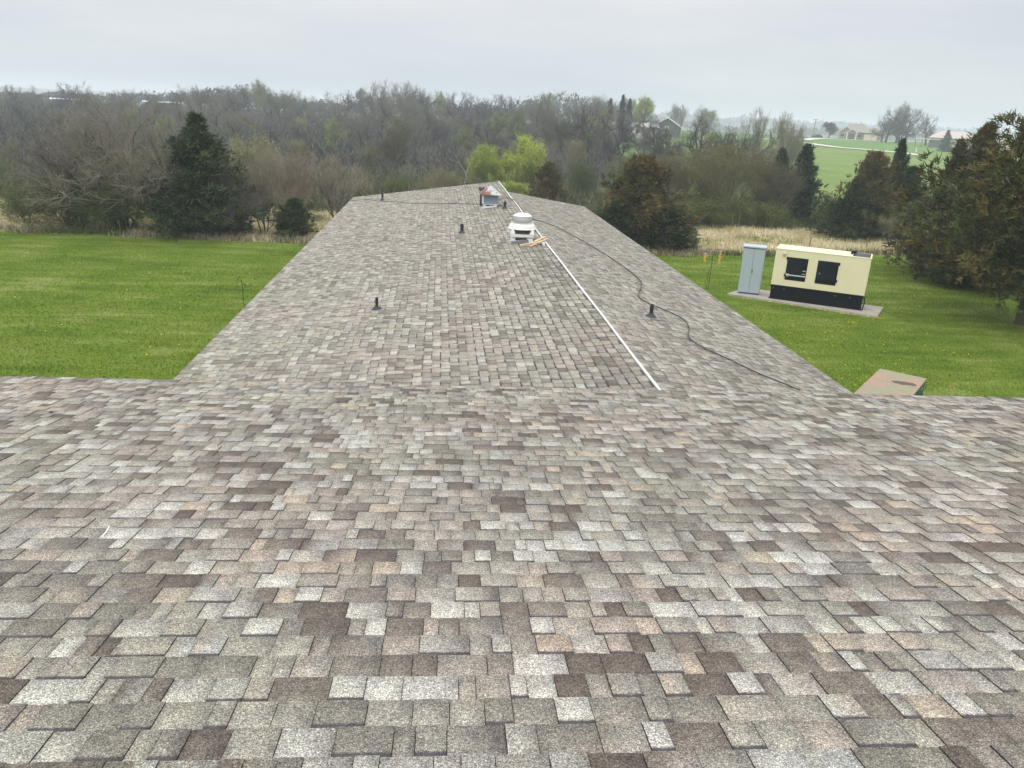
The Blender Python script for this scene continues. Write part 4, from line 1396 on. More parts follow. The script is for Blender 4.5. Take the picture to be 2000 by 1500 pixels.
GREY = dict(bark=(0.040, 0.038, 0.039), twigc=(0.158, 0.147, 0.132))
for i in range(5):
    proto('oak%d' % i, bare_tree(100 + i, 10, 10, 0.30, 1, (8, 6, 6, 5, 4), 0.18, 0.013, spread=1.0, crook=0.28, r0=0.26, leaf=[(0.16, 0.17, 0.08)], leafn=900, leafsize=0.06, **GREY), 10, 10)
for i in range(3):
    proto('hill%d' % i, bare_tree(150 + i, 14, 14, 0.24, 1, (8, 6, 5, 5, 3), 0.16, 0.030, spread=1.05, crook=0.30, r0=0.50, bark=(0.035, 0.032, 0.032), twigc=(0.075, 0.066, 0.064)), 14, 14)
proto('up0', bare_tree(201, 10, 7, 0.15, 4, (5, 5, 5, 4, 4), 0.55, 0.013, spread=0.62, r0=0.16, crook=0.14, bark=(0.11, 0.095, 0.08), twigc=(0.205, 0.18, 0.15), leaf=[(0.20, 0.20, 0.10)], leafn=2500, leafsize=0.045), 10, 7)
proto('up1', bare_tree(202, 10, 8, 0.15, 3, (6, 5, 5, 4, 4), 0.50, 0.013, spread=0.7, r0=0.17, crook=0.16, bark=(0.11, 0.10, 0.085), twigc=(0.19, 0.17, 0.145), leaf=[(0.20, 0.20, 0.10)], leafn=2500, leafsize=0.045), 10, 8)
OL = [(0.150, 0.150, 0.055), (0.185, 0.18, 0.075), (0.13, 0.125, 0.06)]
proto('olive0', bare_tree(301, 6, 6.5, 0.08, 5, (6, 5, 5, 4, 4), 0.45, 0.010, spread=0.75, r0=0.11, crook=0.16, bark=(0.11, 0.095, 0.07), twigc=(0.185, 0.165, 0.10), leaf=OL, leafn=22000, leafsize=0.036), 6, 6.5)
proto('olive1', bare_tree(302, 6, 5.5, 0.10, 4, (6, 5, 5, 5, 4), 0.45, 0.010, spread=0.7, r0=0.12, crook=0.16, bark=(0.10, 0.09, 0.07), twigc=(0.18, 0.155, 0.11), leaf=OL, leafn=16000, leafsize=0.036), 6, 5.5)
proto('pink0', bare_tree(303, 5, 5.5, 0.05, 6, (6, 5, 5, 4, 4), 0.5, 0.010, spread=0.7, r0=0.08, crook=0.14, bark=(0.13, 0.10, 0.085), twigc=(0.20, 0.170, 0.140), leaf=[(0.23, 0.19, 0.13)], leafn=4000, leafsize=0.035), 5, 5.5)
YG = [(0.32, 0.37, 0.075), (0.39, 0.43, 0.115), (0.26, 0.31, 0.07)]
proto('willow0', bare_tree(304, 7, 6, 0.15, 3, (6, 5, 5, 4, 4), 0.35, 0.012, spread=0.75, r0=0.15, crook=0.16, bark=(0.10, 0.09, 0.07), twigc=(0.24, 0.26, 0.08), leaf=YG, leafn=40000, leafsize=0.06), 7, 6)
GB = [(0.075, 0.10, 0.025), (0.10, 0.125, 0.03), (0.05, 0.075, 0.02)]
proto('bush0', bare_tree(305, 3.4, 4.6, 0.03, 7, (6, 5, 5, 4), 0.3, 0.010, spread=0.9, r0=0.05, crook=0.2, bark=(0.08, 0.07, 0.055), twigc=(0.12, 0.11, 0.07), leaf=GB, leafn=24000, leafsize=0.045), 3.4, 4.6)
proto('bigbare', bare_tree(401, 7, 9, 0.10, 4, (7, 6, 5, 4, 4), 0.25, 0.010, spread=0.95, r0=0.19, crook=0.22, bark=(0.10, 0.088, 0.078), twigc=(0.185, 0.162, 0.138), leaf=[(0.20, 0.19, 0.09)], leafn=2500, leafsize=0.03), 7, 9)
proto('pale0', bare_tree(306, 5, 3.5, 0.2, 3, (6, 5, 5, 5, 3), 0.6, 0.010, spread=0.55, r0=0.08, crook=0.14, bark=(0.12, 0.11, 0.09), twigc=(0.22, 0.20, 0.15), leaf=[(0.30, 0.29, 0.16), (0.24, 0.24, 0.12)], leafn=9000, leafsize=0.04), 5, 3.5)
GR = ((0.022, 0.042, 0.018), (0.045, 0.068, 0.026), (0.062, 0.075, 0.028))
BR = ((0.062, 0.070, 0.026), (0.082, 0.078, 0.030), (0.118, 0.086, 0.036))
proto('cedar_brown', cedar(1, 5, 6.4, 130, 34, 0.30, 'round', BR, 0.35, 0.02, 0.030, gap=0.08, brown_top=0.4), 5, 6.4)
proto('cedar_green', cedar(2, 6, 4.6, 120, 32, 0.28, 'round', GR, 0.42, 0.02, 0.028), 6, 4.6)
proto('cedar_pyr', cedar(8, 6, 5, 130, 36, 0.30, 'skirt', GR, 0.42, 0.01, 0.030, gap=0.08), 6, 5)
proto('cedar_dark', cedar(3, 6, 4.4, 110, 30, 0.30, 'cone', ((0.020, 0.040, 0.020), (0.030, 0.052, 0.024)), 0.35, 0.02, 0.030), 6, 4.4)
proto('cedar_near', cedar(4, 8, 8.4, 170, 62, 0.25, 'near', ((0.058, 0.070, 0.022), (0.078, 0.082, 0.026), (0.052, 0.066, 0.024), (0.122, 0.090, 0.032)), 0.28, 0.12, 0.027, blades_n=13, gap=0.20, brown_top=0.5), 8, 8.4)
proto('cedar_mid', cedar(5, 7, 5.4, 95, 40, 0.32, 'skirt', ((0.050, 0.062, 0.024), (0.068, 0.072, 0.028), (0.092, 0.076, 0.032)), 0.32, 0.05, 0.032, gap=0.18, brown_top=0.25), 7, 5.4)
proto('spruce', cedar(6, 7, 4.6, 90, 26, 0.34, 'cone', ((0.055, 0.085, 0.08), (0.075, 0.11, 0.10)), 0.10, 0.03, 0.04, droop=0.1), 7, 4.6)
proto('spruce_dark', cedar(7, 10, 4.2, 90, 22, 0.42, 'cone', ((0.028, 0.045, 0.035), (0.035, 0.055, 0.04)), 0.10, 0.03, 0.05), 10, 4.2)
proto('spring0', bare_tree(308, 10, 9, 0.25, 1, (8, 6, 6, 5, 4), 0.22, 0.014, spread=0.95, r0=0.24, crook=0.24, bark=(0.06, 0.055, 0.05), twigc=(0.15, 0.15, 0.10), leaf=[(0.20, 0.235, 0.10), (0.24, 0.27, 0.13)], leafn=14000, leafsize=0.085), 10, 9)
proto('maroon', bare_tree(307, 6, 7.5, 0.2, 1, (8, 6, 5, 5, 4), 0.2, 0.018, spread=1.0, r0=0.2, crook=0.2, bark=(0.06, 0.05, 0.05), twigc=(0.09, 0.055, 0.055), leaf=[(0.085, 0.04, 0.045), (0.11, 0.05, 0.05)], leafn=12000, leafsize=0.10), 6, 7.5)


def plant(key, x, y, H, W, label, cat='tree', group=None, rot=None, name='tree', z=None):
    (tm, cm), h0, w0 = protos[key]
    t = empty(name, (x, y, float(gz(x, y)) if z is None else z), random.uniform(0, 6.28) if rot is None else rot)
    t.scale = (W / w0, W / w0, H / h0)
    tag(t, label, cat, group)
    link('trunk', tm, t)
    link('crown', cm, t)
    return t


# --- trees near the house, each placed for itself
LG = 'trees and shrubs behind the left lawn'
plant('bigbare', -16.9, 43.5, 6.9, 9.0, 'wide bare grey tree with spreading limbs, tallest behind the left lawn', group=LG, rot=0.4, name='bare_tree')
plant('bigbare', -19.6, 44.6, 5.6, 6.5, 'bare grey brown tree left of the widest bare tree', group=LG, rot=2.0, name='bare_tree')
plant('bigbare', -14.4, 44.2, 5.4, 6.0, 'bare tree filling the gap left of the dark pointed cedar', group=LG, rot=4.0, name='bare_tree')
plant('bush0', -19.6, 43.0, 3.0, 4.8, 'mossy green twiggy shrub at the foot of the wide bare tree, left side', 'shrub', LG, name='shrub')
plant('bush0', -17.2, 42.6, 2.5, 4.0, 'dark green shrub under the middle of the wide bare tree', 'shrub', LG, name='shrub')
plant('bush0', -14.6, 42.8, 2.9, 3.6, 'green shrub between the wide bare tree and the dark cedar', 'shrub', LG, name='shrub')
plant('bush0', -22.3, 44.3, 2.0, 3.0, 'low loose shrub with bare gaps at the far left lawn edge', 'shrub', LG, name='shrub')
plant('cedar_pyr', -12.75, 42.6, 6.1, 6.4, 'dark green pointed cedar rising above the left shrubs', group=LG, name='cedar_tree')
plant('cedar_green', -13.6, 43.3, 3.4, 3.2, 'low dark green cedar at the left foot of the pointed cedar', group=LG, name='cedar_tree')
plant('cedar_green', -11.4, 42.9, 2.9, 3.0, 'squat dark green cedar right of the pointed cedar under bare twigs', group=LG, name='cedar_tree')
plant('bigbare', -10.9, 42.3, 3.9, 3.6, 'small bare tree with crooked twigs in front of the pointed cedar', group=LG, rot=1.0, name='bare_tree')
plant('pale0', -11.2, 49.5, 5.4, 3.4, 'slender tree with pale yellow green buds between cedar and wing roof', group=LG, name='budding_tree')
plant('up0', -9.6, 43.6, 4.7, 2.8, 'slim dark stemmed bare tree right of the crooked small one', group=LG, name='bare_tree')
plant('pink0', -8.6, 47.5, 4.3, 4.0, 'brownish twiggy tree behind the small dark cedar', group=LG, name='bare_tree')
plant('cedar_green', -7.9, 42.7, 2.1, 3.0, 'small dark green cedar beside the far left eave of the wing', group=LG, name='cedar_tree')
plant('up1', -6.3, 49.0, 4.0, 4.6, 'grey bare shrubby tree right beside the wing roof corner', group=LG, name='bare_tree')

CG = 'trees just beyond the end of the wing'
plant('cedar_brown', 11.4, 43.6, 5.0, 6.2, 'large bronze brown and green cedar right of the wing roof', group=CG, rot=0.5, name='cedar_tree')
plant('cedar_green', 12.9, 42.6, 2.4, 4.4, 'low dark green cedar spreading at the right foot of the bronze cedar', group=CG, name='cedar_tree')
plant('cedar_green', 9.8, 42.6, 2.7, 3.4, 'dark green cedar at the left foot of the bronze cedar', group=CG, name='cedar_tree')
plant('cedar_brown', 8.2, 60, 4.5, 4.2, 'small bronze cedar right of the yellow green trees', group=CG, rot=2.2, name='cedar_tree')
plant('willow0', 5.0, 72, 5.9, 5.0, 'bright yellow green tree behind the ridge end, left one of the pair', group=CG, name='budding_tree')
plant('willow0', 8.0, 73, 6.9, 5.0, 'bright yellow green tree behind the ridge end, taller right one', group=CG, rot=2.0, name='budding_tree')
plant('willow0', 5.6, 65, 3.0, 5.0, 'low yellow green shrub at the foot of the bright trees', 'shrub', CG, rot=3.0, name='shrub')
plant('olive0', 20.0, 56.5, 6.5, 7.6, 'broad olive green budding tree behind the cabinet, tall and rounded', group=CG, rot=0.3, name='budding_tree')
plant('olive0', 24.9, 58.5, 6.0, 5.6, 'olive yellow budding tree right of the broad one', group=CG, rot=1.9, name='budding_tree')
plant('olive1', 17.0, 57.5, 5.2, 5.0, 'greyer budding tree left of the broad olive one', group=CG, rot=0.9, name='budding_tree')
plant('bush0', 19.0, 54.6, 2.2, 6.0, 'low green shrub under the broad olive tree', 'shrub', CG, name='shrub')
plant('bush0', 23.2, 55.0, 2.0, 5.0, 'low green shrub under the right olive tree', 'shrub', CG, name='shrub')
plant('up0', 15.0, 54.5, 3.0, 3.4, 'thin bare shrub between the bronze cedar and the olive trees', 'shrub', CG, name='shrub')
plant('cedar_dark', 29.2, 62, 7.0, 5.2, 'dark blue green cedar left of the green hillside', group=CG, rot=1.2, name='cedar_tree')
plant('cedar_dark', 27.6, 63, 6.6, 4.4, 'dark cedar close behind the left side of the blue green cedar', group=CG, rot=2.2, name='cedar_tree')
RG = 'cedars at the right'
plant('cedar_brown', 28.9, 50.8, 5.6, 5.2, 'bronze tipped cedar left in the clump before the green hillside', group=RG, rot=1.0, name='cedar_tree')
plant('cedar_pyr', 27.2, 50.2, 3.6, 4.6, 'dark green cedar at the left foot of the hillside clump', group=RG, name='cedar_tree')
plant('cedar_dark', 32.0, 53.5, 6.6, 3.2, 'slim dark cedar with a rounded top in the hillside clump', group=RG, rot=3.0, name='cedar_tree')
plant('cedar_pyr', 31.0, 50.6, 4.8, 5.4, 'green cedar filling the right of the hillside clump', group=RG, rot=3.4, name='cedar_tree')
plant('pale0', 29.3, 48.6, 1.9, 1.9, 'pale silvery sapling against the dark hillside clump', 'sapling', RG, name='sapling')
plant('cedar_near', 22.9, 27.6, 8.8, 9.2, 'nearest tall bronze green cedar cut by the right edge, its trunk on the lawn', group=RG, rot=0.7, name='cedar_tree')
plant('cedar_mid', 26.8, 38.0, 7.6, 6.6, 'tall cedar with a thin top behind the nearest one', group=RG, rot=1.3, name='cedar_tree')
plant('cedar_mid', 24.4, 35.8, 6.8, 4.6, 'bronze topped cedar left of the tall thin topped one', group=RG, rot=4.0, name='cedar_tree')
plant('cedar_mid', 26.7, 39.4, 5.2, 4.6, 'lower bronze cedar leftmost of the right edge trees', group=RG, rot=2.7, name='cedar_tree')
plant('cedar_green', 25.8, 34.5, 3.6, 5.2, 'low dark green cedar filling the gap under the right edge trees', group=RG, rot=5.2, name='cedar_tree')

# --- trees on the far slope that stand out
FG = 'oaks on the lawn of the hilltop house'
for (x, y, H, W, lab, k) in ((170.3, 300, 9.5, 9.5, 'leftmost spreading bare oak on the hilltop lawn beside the tan house', 'hill0'), (172.3, 300.5, 13.8, 13, 'second bare oak of the hilltop row, leaning left', 'hill1'),
                             (175.6, 299, 15.3, 14, 'tallest bare oak in the middle of the hilltop row', 'hill2'), (178.0, 301, 12.6, 11, 'slender bare oak right of the tallest hilltop oak', 'hill0'),
                             (180.0, 300, 13.0, 13, 'wide bare oak at the right of the hilltop cluster', 'hill1'), (182.4, 290, 11.4, 10.5, 'separate round headed bare oak before the long shed', 'hill2')):
    plant(k, x, y, H, W, lab, group=FG, name='oak_tree')
plant('maroon', 159.5, 322, 6.4, 8.5, 'small dark maroon tree left of the tan hilltop house', name='ornamental_tree')
plant('spruce', 157.5, 240, 6.6, 5.2, 'left blue spruce before the long shed', group='blue spruces before the shed', name='spruce_tree')
plant('spruce', 167.9, 240, 7.3, 6.2, 'right blue spruce before the long shed', group='blue spruces before the shed', rot=2.0, name='spruce_tree')
for (x, y, H, lab) in ((42.6, 205, 10.6, 'left dark spruce on the wood skyline'), (45.2, 203, 11.6, 'middle and tallest dark spruce on the wood skyline'), (47.8, 206, 10.8, 'right dark spruce of the skyline trio')):
    plant('spruce_dark', x, y, H, 4.2, lab, group='dark spruces on the skyline', name='spruce_tree')
plant('spruce_dark', 61.0, 243, 6.8, 4.0, 'dark bushy evergreen between the white building and the green gable', group='dark spruces on the skyline', name='spruce_tree')
plant('willow0', 58.6, 240, 11.2, 9.0, 'pale green leafing tree behind the skyline spruces', name='budding_tree')
plant('pink0', 96.2, 330, 10.5, 8, 'thin pinkish budding tree behind the green gabled house', name='budding_tree')
plant('up1', 99.5, 332, 10.5, 6, 'thin pale bare tree right behind the green gabled house', name='bare_tree')
plant('olive0', 95.0, 285, 9.8, 10, 'pale green leafing tree right of the green gabled house', name='budding_tree')
plant('up1', 56.0, 140, 10.2, 5.6, 'tall thin bare tree over the right end of the wood', name='bare_tree')
plant('up0', 52.7, 120, 9.6, 5.4, 'tall upright bare tree above the dark cedar at the valley end', name='bare_tree')
plant('up0', 55.6, 122, 7.4, 4.4, 'shorter upright bare tree at the right end of the wood', name='bare_tree')
plant('hill0', 30.6, 112, 7.4, 7.5, 'dark bare oak standing in front of the white building', name='oak_tree')
plant('hill1', 26.6, 116, 8.0, 8.0, 'dark bare oak left of the white building', name='oak_tree')
plant('hill2', 35.2, 106, 8.8, 7.2, 'tall dark bare oak on the grass before the green gable', name='oak_tree')
plant('hill0', 40.5, 118, 6.6, 6.5, 'low spreading bare oak before the hazy gap', name='oak_tree')
plant('hill1', 45.5, 122, 6.2, 6.5, 'low bare oak left of the tall thin tree', name='oak_tree')
plant('hill2', 22.6, 122, 9.0, 9.0, 'dark bare oak deep in the wood right of the ridge', name='oak_tree')
for (x, y, H, W, k, lab) in ((28.6, 104, 6.6, 7.0, 'hill2', 'low dark bare oak right of the bronze cedar top'), (33.0, 112, 6.8, 7.0, 'hill1', 'dark bare oak between the white building and the green gable'),
                          (38.2, 108, 7.4, 7.0, 'hill0', 'dark bare oak just right of the tall dark oak on the grass'), (43.0, 114, 6.8, 7.0, 'hill2', 'dark bare oak over the left side of the broad olive tree'),
                          (48.5, 118, 6.8, 6.8, 'hill1', 'dark bare oak before the driveway bend'), (32.5, 92, 5.2, 6.0, 'olive1', 'brown olive tree behind the left of the broad olive tree'),
                          (37.0, 90, 5.4, 6.0, 'olive0', 'olive tree peeking over the broad olive tree'), (27.0, 90, 4.8, 6.0, 'olive1', 'brown olive tree behind the bronze cedar'),
                          (33.5, 74, 5.6, 5.6, 'up1', 'grey bare tree behind the blue green cedar'), (39.5, 96, 6.4, 5.6, 'up0', 'bare upright tree left of the tall upright pair'), (46.5, 104, 6.8, 5.2, 'up1', 'grey upright tree left of the dark valley end cedar')):
    plant(k, x, y, H, W, lab, name='oak_tree' if 'hill' in k else 'bare_tree' if 'up' in k else 'budding_tree')
plant('up1', 151.6, 330, 5.6, 3.2, 'small lone bare tree beside the hilltop utility poles', name='bare_tree')

# --- the wood: every tree its own object
SKY = [(-0.56, 0.0005), (-0.5083, 0.0007), (-0.4744, 0.003), (-0.44, 0.0059), (-0.4238, 0.0011), (-0.3951, 0.0025), (-0.3663, 0.0039), (-0.3371, 0.0076), (-0.3077, 0.0119), (-0.2607, 0.016), (-0.2312, 0.0186),
       (-0.2196, 0.0158), (-0.1962, 0.0101), (-0.1604, 0.0096), (-0.1302, 0.0157), (-0.115, 0.0204), (-0.1028, 0.0296), (-0.0816, 0.0313), (-0.0665, 0.0303), (-0.0483, 0.0198), (-0.0084, 0.0212), (0.0226, 0.0186),
       (0.0599, 0.0205), (0.085, 0.0194), (0.1162, 0.025), (0.1476, 0.0284), (0.1796, 0.0264), (0.212, 0.0213)]
SA, SE = [p[0] for p in SKY], [p[1] for p in SKY]
r = random.Random(5)
layers = [  # y range, a range, step in metres, top as slope above the eye line (None = skyline), kinds
    (235, 258, -0.60, 0.215, 3.9, 'sky', ['oak0', 'oak1', 'oak2', 'oak3', 'oak4', 'hill0', 'hill1', 'hill2', 'spring0'], 'far'),
    (188, 208, -0.62, 0.235, 3.9, -0.004, ['oak0', 'oak1', 'oak2', 'oak3', 'oak4'], 'far'),
    (148, 168, -0.64, 0.245, 3.8, -0.015, ['oak0', 'oak1', 'oak2', 'oak3', 'oak4', 'up1', 'spring0'], 'middle'),
    (116, 134, -0.66, 0.200, 3.7, -0.033, ['oak0', 'oak1', 'oak2', 'oak3', 'oak4', 'up0', 'olive1', 'spring0', 'hill1'], 'middle'),
    (92, 104, -0.68, 0.260, 3.8, -0.055, ['olive1', 'oak3', 'olive0', 'oak1', 'up0', 'up1', 'olive1'], 'near'),
    (74, 84, -0.66, 0.330, 3.5, -0.084, ['olive1', 'olive0', 'pink0', 'up1', 'olive0', 'bush0', 'olive1', 'cedar_green'], 'near'),
    (60, 67, -0.64, 0.300, 3.2, -0.115, ['olive1', 'pink0', 'olive0', 'up0', 'bush0'], 'near'),
]
LAB = {'far': ('bare grey tree in the far rows of the wood on the hill', 'bare trees in the far rows of the wood'),
       'middle': ('bare grey brown tree in the middle rows of the wood', 'bare trees in the middle rows of the wood'),
       'near': ('brown or olive budding tree on the near side of the valley wood', 'budding trees on the near side of the wood')}
cnt = 0
ORD = ['first', 'second', 'third', 'fourth', 'fifth', 'sixth', 'seventh', 'eighth', 'ninth', 'tenth', 'eleventh', 'twelfth', 'thirteenth', 'fourteenth', 'fifteenth', 'sixteenth', 'seventeenth', 'eighteenth', 'nineteenth']
TENS = {2: 'twenty', 3: 'thirty', 4: 'forty', 5: 'fifty', 6: 'sixty', 7: 'seventy', 8: 'eighty'}


def ordinal(n):
    if n < 20: return ORD[n - 1]
    if n % 10 == 0: return TENS[n // 10][:-1] + 'ieth'
    return TENS[n // 10] + ' ' + ORD[n % 10 - 1]


KIND = {'spring0': 'faintly green leafing tree', 'hill0': 'bare forked dark tree', 'hill1': 'bare gnarled dark tree', 'hill2': 'bare tall dark tree', 'oak0': 'bare broad grey tree', 'oak1': 'bare round grey tree', 'oak2': 'bare wide grey tree', 'oak3': 'bare spreading grey tree', 'oak4': 'bare crooked grey tree', 'up0': 'bare upright brown tree', 'up1': 'bare upright grey tree',
        'olive0': 'olive budding tree', 'olive1': 'brown olive budding tree', 'pink0': 'pinkish brown twiggy tree', 'bush0': 'low green bush', 'spruce_dark': 'dark pointed evergreen', 'cedar_dark': 'dark green cedar', 'cedar_green': 'green cedar'}
ROWN = ['skyline row of the wood', 'second row of the wood', 'third row of the wood', 'middle row of the wood', 'fifth row of the wood', 'front tree row but one', 'front row of the wood']
rown = -1
for (ya, yb, a0, a1, step, topm, kinds, lay) in layers:
    x = max(a0, -0.55) * (ya + yb) / 2
    rown += 1
    nth = 0
    while x < a1 * (ya + yb) / 2:
        y = r.uniform(ya, yb)
        a = x / y
        sky_e = float(np.interp(a, SA, SE))
        if topm == 'sky':
            e = sky_e + r.uniform(-0.0065, 0.0015)
        else:
            e = (sky_e - 0.004) + topm + r.uniform(-0.012, 0.010)
        g = float(gz(x, y))
        H = max(2.4, 7 + e * y - g)
        k = r.choice(kinds)
        W = min(H * r.uniform(0.8, 1.1), step * 2.9) if ('oak' in k or 'hill' in k) else min(H * r.uniform(0.8, 1.1), step * 2.0)
        if k == 'spruce_dark': W = H * 0.5
        if k in ('cedar_dark', 'cedar_green'): H *= 0.8; W = H * 0.7
        ever = k in ('spruce_dark', 'cedar_dark', 'cedar_green')
        lab = 'dark evergreen standing among the bare trees of the wood' if ever else LAB[lay][0]
        grp = 'evergreens among the bare trees of the wood' if ever else LAB[lay][1]
        x += step * r.uniform(0.75, 1.25)
        if lay == 'near' and abs(a - 0.075) < 0.05 and y < 85: continue      # room for the bright trees
        if y < 70 and a > 0.16: continue
        if y > 105 and a > 0.20 and lay == 'middle': H *= 0.75
        if True:
            nth += 1
            lab = '%s, %s from left in the %s' % (KIND[k], ordinal(nth), ROWN[rown])
        plant(k, x, y, H, W, lab, group=grp, name='evergreen_tree' if ever else 'wood_tree')
        cnt += 1
print('wood trees', cnt)

# low brush filling the valley between the rows (nobody could count it)
def brush(name, n, xr, yr, hr, cols, label, seed, wd=0.05, ln=0.9):
    r = np.random.default_rng(seed)
    y = r.uniform(yr[0], yr[1], n)
    x = (xr[0] + r.random(n) * (xr[1] - xr[0])) * y
    h = r.random(n) ** 1.3 * (hr[1] - hr[0]) + hr[0]
    cols = np.array(cols)
    c = cols[r.integers(0, len(cols), n)] * r.uniform(0.7, 1.3, (n, 1))
    base = np.stack([x, y, gz(x, y) + h * r.uniform(0.0, 0.9, n)], -1)
    d = r.normal(0, 0.6, (n, 3)); d[:, 2] = np.abs(d[:, 2]) + 0.5
    d /= np.linalg.norm(d, axis=1)[:, None]
    s = np.cross(d, r.normal(0, 1, (n, 3))); s /= np.linalg.norm(s, axis=1)[:, None]
    V = np.stack([base - s * wd, base + s * wd, base + d * ln * r.uniform(0.5, 1.3, (n, 1))], 1).reshape(-1, 3)
    C_ = np.repeat(np.concatenate([c, np.ones((n, 1))], 1)[:, None, :], 3, 1).reshape(-1, 4)
    return tag(link(name, npmesh(name, V, np.arange(n * 3).reshape(n, 3), MAT['leaf'], colors=C_)), label, 'brush', kind='stuff')


brush('valley_brush', 70000, (-0.66, 0.20), (56, 95), (0.3, 2.2), [(0.10, 0.10, 0.06), (0.075, 0.09, 0.035), (0.11, 0.10, 0.065), (0.06, 0.075, 0.03)], 'brown and olive brush on the valley floor under the trees', 1, 0.045, 0.8)
brush('wood_understorey', 90000, (-0.66, 0.22), (95, 255), (0.3, 3.5), [(0.075, 0.073, 0.072), (0.07, 0.078, 0.055), (0.09, 0.086, 0.082)], 'grey brown understorey between the trunks of the wood', 2, 0.07, 1.3)


# far woods fading into haze
def far_wood(name, pts_, h, label, seed, cl=(0.07, 0.075, 0.06), dens=1.0, depth=60, blob=7.0):
    r = np.random.default_rng(seed)
    V, C_ = [], []
    for (x0, y0), (x1, y1) in zip(pts_[:-1], pts_[1:]):
        L = math.hypot(x1 - x0, y1 - y0)
        n = int(L * dens)
        t = r.random(n)
        x = x0 + (x1 - x0) * t + r.normal(0, 5, n); y = y0 + (y1 - y0) * t + r.uniform(0, depth, n)
        if h is None:
            hb = np.maximum(4.0, 7 + (np.interp(x / y, SA, SE) - 0.006) * y - gz(x, y))
        else:
            hb = h
        hh = hb * (0.65 + 0.35 * np.sin(x * 0.021 + seed) * np.sin(x * 0.057 + 1) + r.uniform(-0.2, 0.25, n))
        m = 26
        dirs = r.normal(0, 1, (n, m, 3)); dirs /= np.linalg.norm(dirs, axis=2)[:, :, None]
        cen = np.stack([x, y, gz(x, y) + hh * 0.62], -1)[:, None, :] + dirs * np.stack([np.full(n, blob * .6), np.full(n, blob * .6), hh * 0.42], -1)[:, None, :] * r.uniform(0.5, 1, (n, m, 1))
        o3 = r.normal(0, 1, (n, m, 3, 3)); o3 /= np.linalg.norm(o3, axis=3)[..., None]
        V.append((cen[:, :, None, :] + o3 * blob * 0.24).reshape(-1, 3))
        # stems
        c = np.array(cl) * r.uniform(0.75, 1.3, (n, m, 1))
        C_.append(np.repeat(np.concatenate([c, np.ones((n, m, 1))], 2)[:, :, None, :], 3, 2).reshape(-1, 4))
    V = np.concatenate(V); C_ = np.concatenate(C_)
    return tag(link(name, npmesh(name, V, np.arange(len(V)).reshape(-1, 3), MAT['leaf'], colors=C_)), label, 'wood', kind='stuff')


far_wood('far_wood', [(-300, 405), (-150, 415), (92, 415)], None, 'hazy wood behind the left and middle skyline', 3, dens=1.6, blob=5.5)
far_wood('far_wood', [(250, 900), (420, 850), (800, 900)], 9, 'hazy blue tree line beyond the hilltop houses', 4, dens=0.45, blob=12, depth=120)
far_wood('far_wood', [(200, 1550), (600, 1500), (1300, 1550)], 17, 'farthest blue wooded ridge on the right horizon', 5, dens=0.35, blob=20, depth=160)


# ------------------------------------------------------------------ distant buildings
def face_cam(x, y): return math.atan2(y, x) - math.pi / 2


def gable_house(name, x, y, w_, d_, hw, hr, wallm, roofm, label, rz=None, front_gable=True, parts=()):
    t = empty(name, (x, y, float(gz(x, y)) + 0.1), face_cam(x, y) if rz is None else rz)
    tag(t, label, 'house' if 'house' in name else 'building')
    m_ = MB()
    if front_gable:
        m_.add([(-w_ / 2, 0, 0), (w_ / 2, 0, 0), (w_ / 2, 0, hw), (0, 0, hr), (-w_ / 2, 0, hw), (-w_ / 2, d_, 0), (w_ / 2, d_, 0), (w_ / 2, d_, hw), (0, d_, hr), (-w_ / 2, d_, hw)],
               [(0, 1, 2, 3, 4), (9, 8, 7, 6, 5), (1, 6, 7, 2), (5, 0, 4, 9)])
        m_.build('wall', wallm, t)
        ov = 0.5
        k = (hr - hw) / (w_ / 2)
        for s in (-1, 1):
            MB().add([(0, -ov, hr + .06), (s * (w_ / 2 + ov), -ov, hw - ov * k + .06), (s * (w_ / 2 + ov), d_ + ov, hw - ov * k + .06), (0, d_ + ov, hr + .06),
                      (0, -ov, hr + .26), (s * (w_ / 2 + ov), -ov, hw - ov * k + .26), (s * (w_ / 2 + ov), d_ + ov, hw - ov * k + .26), (0, d_ + ov, hr + .26)],
                     [(0, 1, 2, 3), (4, 7, 6, 5), (1, 5, 6, 2), (0, 3, 7, 4), (2, 6, 7, 3), (0, 4, 5, 1)]).build('roof', roofm, t)
            MB().add([(0, -ov - .03, hr + .0), (s * (w_ / 2 + ov), -ov - .03, hw - ov * k + .0), (s * (w_ / 2 + ov), -ov - .03, hw - ov * k + .34), (0, -ov - .03, hr + .34),
                      (0, -ov - .005, hr + .0), (s * (w_ / 2 + ov), -ov - .005, hw - ov * k), (s * (w_ / 2 + ov), -ov - .005, hw - ov * k + .34), (0, -ov - .005, hr + .34)],
                     [(0, 1, 2, 3), (7, 6, 5, 4), (3, 2, 6, 7), (0, 4, 5, 1)]).build('rake_trim', MAT['trim_white'], t)
    else:
        m_.box(-w_ / 2, w_ / 2, 0, d_, 0, hw)
        m_.build('wall', wallm, t)
        ov = 0.6
        MB().add([(-w_ / 2 - ov, -ov, hw - .05), (w_ / 2 + ov, -ov, hw - .05), (w_ / 2 + ov, d_ + ov, hw - .05), (-w_ / 2 - ov, d_ + ov, hw - .05), (-w_ / 2 - ov, d_ / 2, hr), (w_ / 2 + ov, d_ / 2, hr)],
                 [(0, 1, 5, 4), (2, 3, 4, 5), (3, 0, 4), (1, 2, 5), (3, 2, 1, 0)]).build('roof', roofm, t)
    return t


